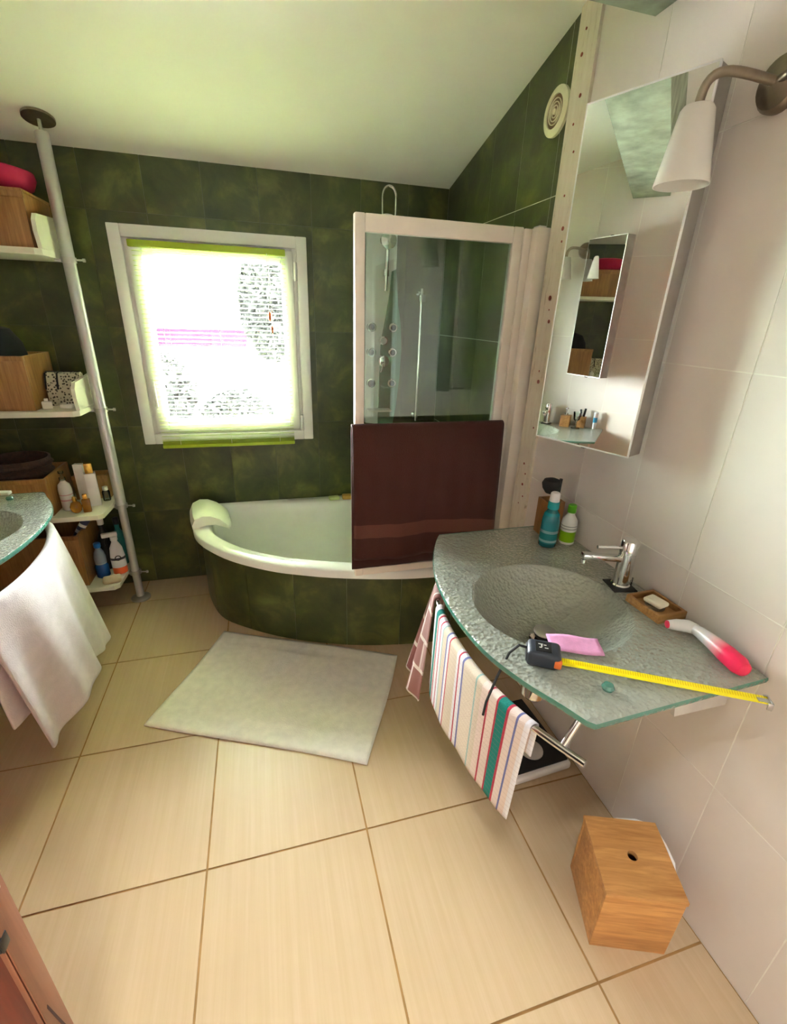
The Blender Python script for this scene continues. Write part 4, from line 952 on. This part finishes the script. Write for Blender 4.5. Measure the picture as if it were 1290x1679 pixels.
for z in SH[:2]:
    bp_ = [(-0.165, 0.0), (-0.178, 0.06), (-0.172, 0.10), (-0.150, 0.125), (0.10, 0.14), (0.13, 0.13), (0.14, 0.0)]
    obj('end_panel', B().prism(bp_, lambda u, v: (-0.052, u, z + 0.0245 + v), lambda u, v: (-0.036, u, z + 0.0245 + v)), 'white_lacquer', su, smooth=False)

PX, PY = -1.845, -0.195
def crate(name, label, x0, x1, y0, y1, z0, z1, mat='bamboo_v', t=0.012, open_top=True):
    c = ((x0 + x1) / 2, (y0 + y1) / 2, z0); o = thing(name, label, 'box', c)
    a, b2, h = (x1 - x0) / 2, (y1 - y0) / 2, z1 - z0
    obj('front_panel', B().box(-a, a, -b2, -b2 + t, 0, h, 0.001), mat, o); obj('back_panel', B().box(-a, a, b2 - t, b2, 0, h, 0.001), mat, o)
    obj('side_panel', B().box(-a, -a + t, -b2 + t, b2 - t, 0, h, 0.001), mat, o); obj('side_panel', B().box(a - t, a, -b2 + t, b2 - t, 0, h, 0.001), mat, o)
    obj('bottom', B().box(-a + t, a - t, -b2 + t, b2 - t, 0, t), mat, o)
    obj('top_lip', B().box(-a - 0.002, a + 0.002, -b2 - 0.002, -b2 + t + 0.002, h - 0.02, h + 0.001, 0.001), mat, o)
    if not open_top: obj('lid', B().box(-a, a, -b2, b2, h + 0.0015, h + 0.012, 0.001), mat, o)
    return o
TH = 0.0245
z = SH[0] + TH
crate('bamboo_box', 'bamboo box on the topmost shelf under the magenta bowl', -2.26, -1.915, -0.345, -0.06, z, z + 0.195, open_top=False)
tag(obj('fabric_bowl', B().lathe([(0.10, 0.0), (0.135, 0.02), (0.150, 0.055), (0.145, 0.078), (0.110, 0.088), (0.03, 0.090)], (0, 0, 0), 28), 'magenta_cloth', None, (-2.055, -0.205, z + 0.2085)), 'magenta padded bowl on top of the highest bamboo box', 'bowl')
z = SH[1] + TH
crate('bamboo_box', 'bamboo box on the second shelf beside the printed pouch', -2.42, -2.062, -0.345, -0.05, z, z + 0.235)
tag(obj('black_bag', B().lathe([(0.12, 0.0), (0.150, 0.05), (0.155, 0.18), (0.14, 0.27), (0.10, 0.33), (0.03, 0.35)], (0, 0, 0), 22, sx=0.9, sy=0.72), 'dark_blob', None, (-2.235, -0.195, z + 0.0125)), 'black bag standing in the bamboo box on the second shelf', 'bag')
po = thing('toiletry_pouch', 'small dotted toiletry pouch with black trim on the second shelf', 'pouch', (-1.979, -0.165, z))
pv = [(-0.055, 0.0), (0.055, 0.0), (0.05, 0.075), (0.025, 0.145), (0.0, 0.152), (-0.025, 0.145), (-0.05, 0.075)]
obj('body', B().prism(pv, lambda u, v: (-0.070, u, v), lambda u, v: (0.070, u, v)), 'pouch_print', po)
obj('trim', B().tube([(-0.071, u * 1.02, v + 0.001) for u, v in pv[1:]], 0.004, 8).tube([(-0.022, u * 1.03, v + 0.001) for u, v in pv[1:]], 0.004, 8).tube([(-0.07, 0, 0.153), (0.07, 0, 0.153)], 0.003, 8), 'black_rubber', po)
tag(obj('perfume_flacon', B().box(-0.02, 0.02, -0.012, 0.012, 0, 0.035, 0.005).box(-0.008, 0.008, -0.008, 0.008, 0.035, 0.048, 0.003), 'clear_white', None, (-2.03, -0.300, z), (0, 0, 0.3)), 'small pale flacon at the front of the second shelf', 'flacon')
tag(obj('lotion_sachet', B().box(-0.028, 0.028, -0.014, 0.014, 0, 0.018, 0.005), 'clear_white', None, (-1.955, -0.285, z), (0, 0, -0.2)), 'small white packet in front of the dotted pouch', 'packet')
z = SH[2] + TH
crate('bamboo_box', 'bamboo box on the third shelf holding the wicker basket', -2.42, -2.105, -0.345, -0.04, z, z + 0.19)
wk = thing('wicker_basket', 'dark wicker basket inside the bamboo box on the third shelf', 'basket', (-2.262, -0.19, z + 0.0125))
obj('weave', B().lathe([(0.115, 0.0), (0.13, 0.10), (0.14, 0.25), (0.13, 0.25), (0.12, 0.10), (0.10, 0.012)], (0, 0, 0), 28, sx=1.0, sy=0.9, cap=False).lathe([(0.113, 0.0), (0.113, 0.012)], (0, 0, 0), 28, sx=1, sy=0.9), 'wicker', wk)
for k in range(5):
    obj('woven_band', B().lathe([(0.121 + 0.004 * k, 0.05 + 0.04 * k), (0.139 + 0.0025 * k, 0.06 + 0.04 * k), (0.121 + 0.004 * k, 0.072 + 0.04 * k)], (0, 0, 0), 28, sx=1.0, sy=0.9, cap=False), 'wicker', wk)
crate('bamboo_box', 'small bamboo box at the back of the third shelf behind the perfumes', -2.07, -1.905, -0.13, -0.03, z, z + 0.13)
bottle('pump_bottle', 'white pump lotion bottle on the third shelf beside the bamboo box', (-2.062, -0.265, z), [(0.024, 0), (0.029, 0.004), (0.030, 0.11), (0.026, 0.135), (0.012, 0.150), (0.011, 0.158)], 'pump_bottle',
       [('pump', [(0.014, 0.158), (0.014, 0.172), (0.005, 0.174), (0.005, 0.192), (0.012, 0.194), (0.012, 0.204)], 'water_clear')])
pbx = thing('perfume_box', 'tall white perfume carton with gold cap on the third shelf', 'carton', (-1.952, -0.22, z), 0.25)
obj('carton', B().box(-0.024, 0.024, -0.022, 0.022, 0, 0.175, 0.001), 'white_plastic', pbx); obj('gold_cap', B().box(-0.018, 0.018, -0.017, 0.017, 0.1755, 0.228, 0.003), 'gold', pbx)
tag(obj('white_carton', B().box(-0.022, 0.022, -0.016, 0.016, 0, 0.215, 0.001), 'clear_white', None, (-2.006, -0.185, z), (0, 0, -0.1)), 'plain white carton leaning behind the amber perfumes', 'carton')
for (nm, x, y, lab, h, gm) in (('amber_flacon', -2.012, -0.318, 'round amber perfume bottle at the front of the third shelf', 0.085, 'amber'), ('amber_flacon', -1.965, -0.315, 'square gold perfume bottle beside the round amber one', 0.095, 'gold')):
    t = thing(nm, lab, 'perfume', (x, y, z), 0.2)
    if gm == 'amber': obj('body', B().lathe([(0.012, 0), (0.024, 0.012), (0.027, 0.032), (0.020, 0.052), (0.008, 0.060)], (0, 0, 0), 20), 'amber', t)
    else: obj('body', B().box(-0.018, 0.018, -0.014, 0.014, 0, 0.068, 0.004), 'amber', t)
    obj('stopper', B().lathe([(0.009, 0.061), (0.011, 0.070), (0.008, h)], (0, 0, 0), 16) if gm == 'amber' else B().box(-0.010, 0.010, -0.009, 0.009, 0.069, h, 0.003), 'gold', t)
t = thing('glass_jar', 'small clear glass jar beside the pole on the third shelf', 'jar', (-1.915, -0.165, z)); obj('body', B().lathe([(0.016, 0.0), (0.019, 0.004), (0.019, 0.05), (0.013, 0.058), (0.011, 0.058), (0.016, 0.048), (0.016, 0.006)], (0, 0, 0), 20), 'tumbler_glass', t); obj('cap', B().lathe([(0.013, 0.059), (0.013, 0.078)], (0, 0, 0), 16), 'clear_white', t)
z = SH[3] + TH
crate('bamboo_box', 'large bamboo crate on the lowest shelf behind the white towel', -2.44, -2.03, -0.345, -0.05, z, z + 0.29)
bottle('water_bottle', 'small bottle with blue liquid and blue cap on the lowest shelf', (-1.985, -0.255, z), [(0.028, 0), (0.033, 0.006), (0.033, 0.07), (0.028, 0.08), (0.030, 0.12), (0.024, 0.15), (0.013, 0.172), (0.013, 0.178)], 'blue_fill', [('cap', [(0.016, 0.178), (0.017, 0.182), (0.017, 0.202), (0.014, 0.205)], 'cap_blue')] if False else [])
plain('cap_blue', (0.01, 0.12, 0.42), 0.3); obj('cap', B().lathe([(0.016, 0.178), (0.017, 0.182), (0.017, 0.202), (0.014, 0.205)], (0, 0, 0), 20), 'cap_blue', bpy.data.objects['water_bottle'])
t = thing('cleaner_spray', 'white trigger spray bottle with orange base on the lowest shelf', 'bottle', (-1.905, -0.235, z), 0.3)
obj('body', B().lathe([(0.028, 0), (0.036, 0.006), (0.037, 0.10), (0.030, 0.16), (0.015, 0.195), (0.014, 0.205)], (0, 0, 0), 24, sx=1, sy=0.75), 'spray_cleaner', t)
obj('logo_ring', B().lathe([(0.016, -0.0290), (0.016, -0.0278), (0.011, -0.0278), (0.011, -0.0290)], (0.0, 0, 0.105), 18, 'y', cap=False), 'black_plastic', t)
tr = obj('trigger_head', B().lathe([(0.018, 0.205), (0.018, 0.228)], (0, 0, 0), 18).box(-0.055, 0.02, -0.012, 0.012, 0.228, 0.252, 0.005), 'white_plastic', t)
obj('trigger', B().tube([(-0.030, 0, 0.228), (-0.042, 0, 0.205), (-0.040, 0, 0.180)], 0.0055, 8), 'black_plastic', tr)
bottle('teal_bottle', 'dark teal bottle beside the pole on the lowest shelf', (-1.915, -0.115, z), [(0.026, 0), (0.030, 0.005), (0.030, 0.17), (0.022, 0.20), (0.012, 0.22), (0.012, 0.25)], 'teal_plastic', [('lid', [(0.016, 0.25), (0.016, 0.285), (0.012, 0.288)], 'black_plastic')])
bottle('black_bottle', 'tall black bottle between the blue and the teal bottle', (-1.978, -0.155, z), [(0.026, 0), (0.030, 0.005), (0.030, 0.19), (0.020, 0.225), (0.012, 0.24), (0.012, 0.27)], 'black_plastic', [('lid', [(0.016, 0.27), (0.016, 0.30), (0.012, 0.303)], 'white_plastic')])
tag(obj('pumice_stone', B().box(-0.045, 0.045, -0.03, 0.03, 0, 0.03, 0.012, 3), 'beige_stone', None, (-1.925, -0.330, z), (0, 0, 0.25)), 'beige pumice stone at the front corner of the lowest shelf', 'stone')
t = tag(obj('hair_tube', B().lathe([(0.013, 0.0), (0.014, 0.01), (0.018, 0.06), (0.021, 0.128), (0.004, 0.134)], (0, 0, 0), 18, sx=1, sy=0.6), 'tube_stripe', None, (-2.085, -0.24, z + 0.235), (0, 0.62, 0)), 'navy striped tube sticking out of the crate on the lowest shelf', 'tube')

# ------------------------------------------------------------------ left basin things
LX = lambda x: XL - x
tag(obj('paper_strip', B().box(-0.055, 0.055, -0.014, 0.014, 0, 0.014, 0.004), 'white_plastic', None, (-2.155, -0.665, T0), (0, 0, -0.12)), 'white paper strip lying on the left glass basin', 'paper')
t = thing('soap_pump', 'square wooden soap pump on the left basin, seen in the mirror', 'soap pump', (-2.39, -1.27, T0))
obj('block', B().box(-0.035, 0.035, -0.035, 0.035, 0, 0.085, 0.003), 'bamboo', t); obj('pump', B().lathe([(0.014, 0.085), (0.014, 0.10), (0.005, 0.102), (0.005, 0.13), (0.012, 0.131), (0.012, 0.14)], (0, 0, 0), 16).box(0.0, 0.045, -0.006, 0.006, 0.13, 0.139, 0.002), 'chrome', t)
t = thing('wooden_tumbler', 'wooden tumbler with dark brushes on the left basin, seen in the mirror', 'tumbler', (-2.42, -1.38, T0))
obj('cup', B().box(-0.03, 0.03, -0.03, 0.03, 0, 0.08, 0.003), 'bamboo', t); obj('brush', B().tube([(-0.01, -0.01, 0.08), (-0.012, -0.015, 0.14)], 0.008, 8), 'black_plastic', t); obj('brush', B().tube([(0.012, 0.01, 0.08), (0.014, 0.015, 0.135)], 0.007, 8), 'black_plastic', t)
t = thing('glass_tumbler', 'clear stemmed glass on the left basin, seen in the mirror', 'glass', (-2.36, -1.352, T0))
obj('cup', B().lathe([(0.032, 0), (0.030, 0.004), (0.006, 0.008), (0.006, 0.05), (0.022, 0.065), (0.030, 0.12), (0.0285, 0.12), (0.020, 0.067), (0.002, 0.056)], (0, 0, 0), 22), 'tumbler_glass', t)
tag(obj('toothpaste_tube', B().lathe([(0.016, 0), (0.016, 0.02), (0.020, 0.03), (0.022, 0.12), (0.004, 0.128)], (0, 0, 0), 16, sx=1, sy=0.6), 'toothpaste', None, (-2.425, -1.475, T0), (0, 0, 0.4)), 'blue and white toothpaste tube on the left basin, seen in the mirror', 'tube')
Lbar = [(XL - x, -1.105 - (y), BZ - 0.130) for x, y in catmull([(-0.455, 0.405), (-0.520, 0.30), (-0.562, 0.19), (-0.583, 0.05), (-0.575, -0.14), (-0.532, -0.30), (-0.466, -0.435)], 6)][::-1]
wt = drape('hand_towel', [p for p in Lbar if -1.42 < p[1] < -0.72], (1, 0.10, 0), 0.56, 0.45, 'towel_white', (0, 0, 0), lambda t: 0.022 + 0.020 * math.sin(12 * t + 0.4) + 0.010 * math.sin(27 * t), th=0.007, ns=70, nf=34, drift=(0.03, 0.04), hem=lambda t: 1.0 + 0.06 * math.sin(7 * t + 1.0) , rbar=0.014)
tag(wt, 'white terry towel hanging from the left basin rail', 'towel')

# ------------------------------------------------------------------ doors
d1 = thing('door_1', 'open red-brown wooden door cut off at the bottom left corner', 'door', (-1.5, -2.272, 0)); d1['kind'] = 'structure'
obj('leaf', B().box(-0.80, -0.002, -0.0225, 0.0225, 0.01, 2.03, 0.002), 'door_red', d1)
obj('edge_strip', B().box(-0.002, 0.001, -0.0225, 0.0225, 0.01, 2.03, 0.001), 'door_edge', d1)
obj('face_bead', B().box(-0.010, -0.002, -0.0245, -0.0225, 0.01, 2.03, 0.001), 'door_edge', d1)
obj('latch', B().box(-0.050, -0.001, -0.030, -0.0225, 0.685, 0.712, 0.002).box(-0.001, 0.0022, -0.030, -0.012, 0.685, 0.712, 0.001), 'black_plastic', d1)
obj('lock_plate', B().box(0.001, 0.0022, -0.012, 0.012, 0.775, 0.90, 0.001), 'steel', d1)
obj('scratch', B().prism([(-0.010, 0.47), (-0.007, 0.475), (0.008, 0.36), (0.003, 0.36)], lambda u, v: (0.0010, u, v), lambda u, v: (0.0014, u, v)), 'scuff', d1, smooth=False)
d2 = thing('door_2', 'brown wooden door in a white frame on the right wall behind the camera', 'door', (0, -3.4, 0)); d2['kind'] = 'structure'
obj('frame', B().box(-0.02, 0.006, -0.40, -0.33, 0.0, 2.06, 0.002).box(-0.02, 0.006, 0.33, 0.40, 0.0, 2.06, 0.002).box(-0.02, 0.006, -0.33, 0.33, 1.99, 2.06, 0.002), 'white_pvc', d2)
obj('leaf', B().box(-0.008, 0.006, -0.328, 0.328, 0.01, 1.988, 0.002), 'door_red', d2)
obj('handle', B().tube([(-0.009, 0.27, 1.02), (-0.05, 0.27, 1.02), (-0.055, 0.26, 1.02), (-0.055, 0.16, 1.02)], 0.009, 10), 'chrome', d2)

# ------------------------------------------------------------------ outside the window
struct(obj('ground', B().box(-60, 60, -90, 90, -2.6, -2.5), 'bounce_ground', smooth=False))
hs_ = thing('neighbour_house', 'pale house with a purple-red roof outside the window', 'house', (-3.9, 26, -2.5))
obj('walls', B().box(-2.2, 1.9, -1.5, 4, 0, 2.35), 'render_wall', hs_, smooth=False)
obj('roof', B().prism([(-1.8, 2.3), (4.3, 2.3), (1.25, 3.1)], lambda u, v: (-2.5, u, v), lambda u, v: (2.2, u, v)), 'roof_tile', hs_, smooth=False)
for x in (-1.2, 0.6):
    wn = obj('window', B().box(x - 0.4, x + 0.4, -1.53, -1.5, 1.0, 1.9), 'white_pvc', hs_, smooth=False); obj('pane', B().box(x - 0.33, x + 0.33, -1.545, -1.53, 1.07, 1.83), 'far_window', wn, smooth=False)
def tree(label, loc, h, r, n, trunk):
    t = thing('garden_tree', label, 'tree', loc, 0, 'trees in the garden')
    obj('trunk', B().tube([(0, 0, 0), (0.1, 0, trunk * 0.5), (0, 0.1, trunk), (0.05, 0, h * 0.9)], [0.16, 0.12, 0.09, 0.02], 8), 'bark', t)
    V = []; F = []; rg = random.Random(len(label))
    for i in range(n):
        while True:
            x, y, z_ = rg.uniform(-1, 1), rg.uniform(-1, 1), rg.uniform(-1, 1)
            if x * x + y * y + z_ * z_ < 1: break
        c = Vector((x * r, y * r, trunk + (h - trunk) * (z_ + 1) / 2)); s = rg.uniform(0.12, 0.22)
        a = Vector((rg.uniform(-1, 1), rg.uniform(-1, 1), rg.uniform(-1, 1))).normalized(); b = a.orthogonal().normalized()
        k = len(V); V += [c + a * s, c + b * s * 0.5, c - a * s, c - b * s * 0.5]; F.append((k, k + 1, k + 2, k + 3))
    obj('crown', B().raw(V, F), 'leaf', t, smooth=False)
tree('leafy tree at the right side of the window view', (-0.50, 13.5, -2.5), 6.2, 1.0, 7000, 2.6)
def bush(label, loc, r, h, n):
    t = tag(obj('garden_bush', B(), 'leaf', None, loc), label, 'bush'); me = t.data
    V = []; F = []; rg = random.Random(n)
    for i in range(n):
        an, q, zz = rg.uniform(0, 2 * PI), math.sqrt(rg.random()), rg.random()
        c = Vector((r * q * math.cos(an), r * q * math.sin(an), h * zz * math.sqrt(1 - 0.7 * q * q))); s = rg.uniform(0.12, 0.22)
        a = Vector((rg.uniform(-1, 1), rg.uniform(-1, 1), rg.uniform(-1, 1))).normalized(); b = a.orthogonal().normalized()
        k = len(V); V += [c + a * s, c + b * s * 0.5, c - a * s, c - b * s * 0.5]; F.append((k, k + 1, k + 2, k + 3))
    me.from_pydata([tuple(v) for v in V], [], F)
bush('low hedge bush at the left of the window view', (-3.9, 13.0, -2.5), 0.95, 3.0, 1500)
bush('low bush below the house roof in the window view', (-1.9, 15.0, -2.5), 1.2, 1.5, 1600)
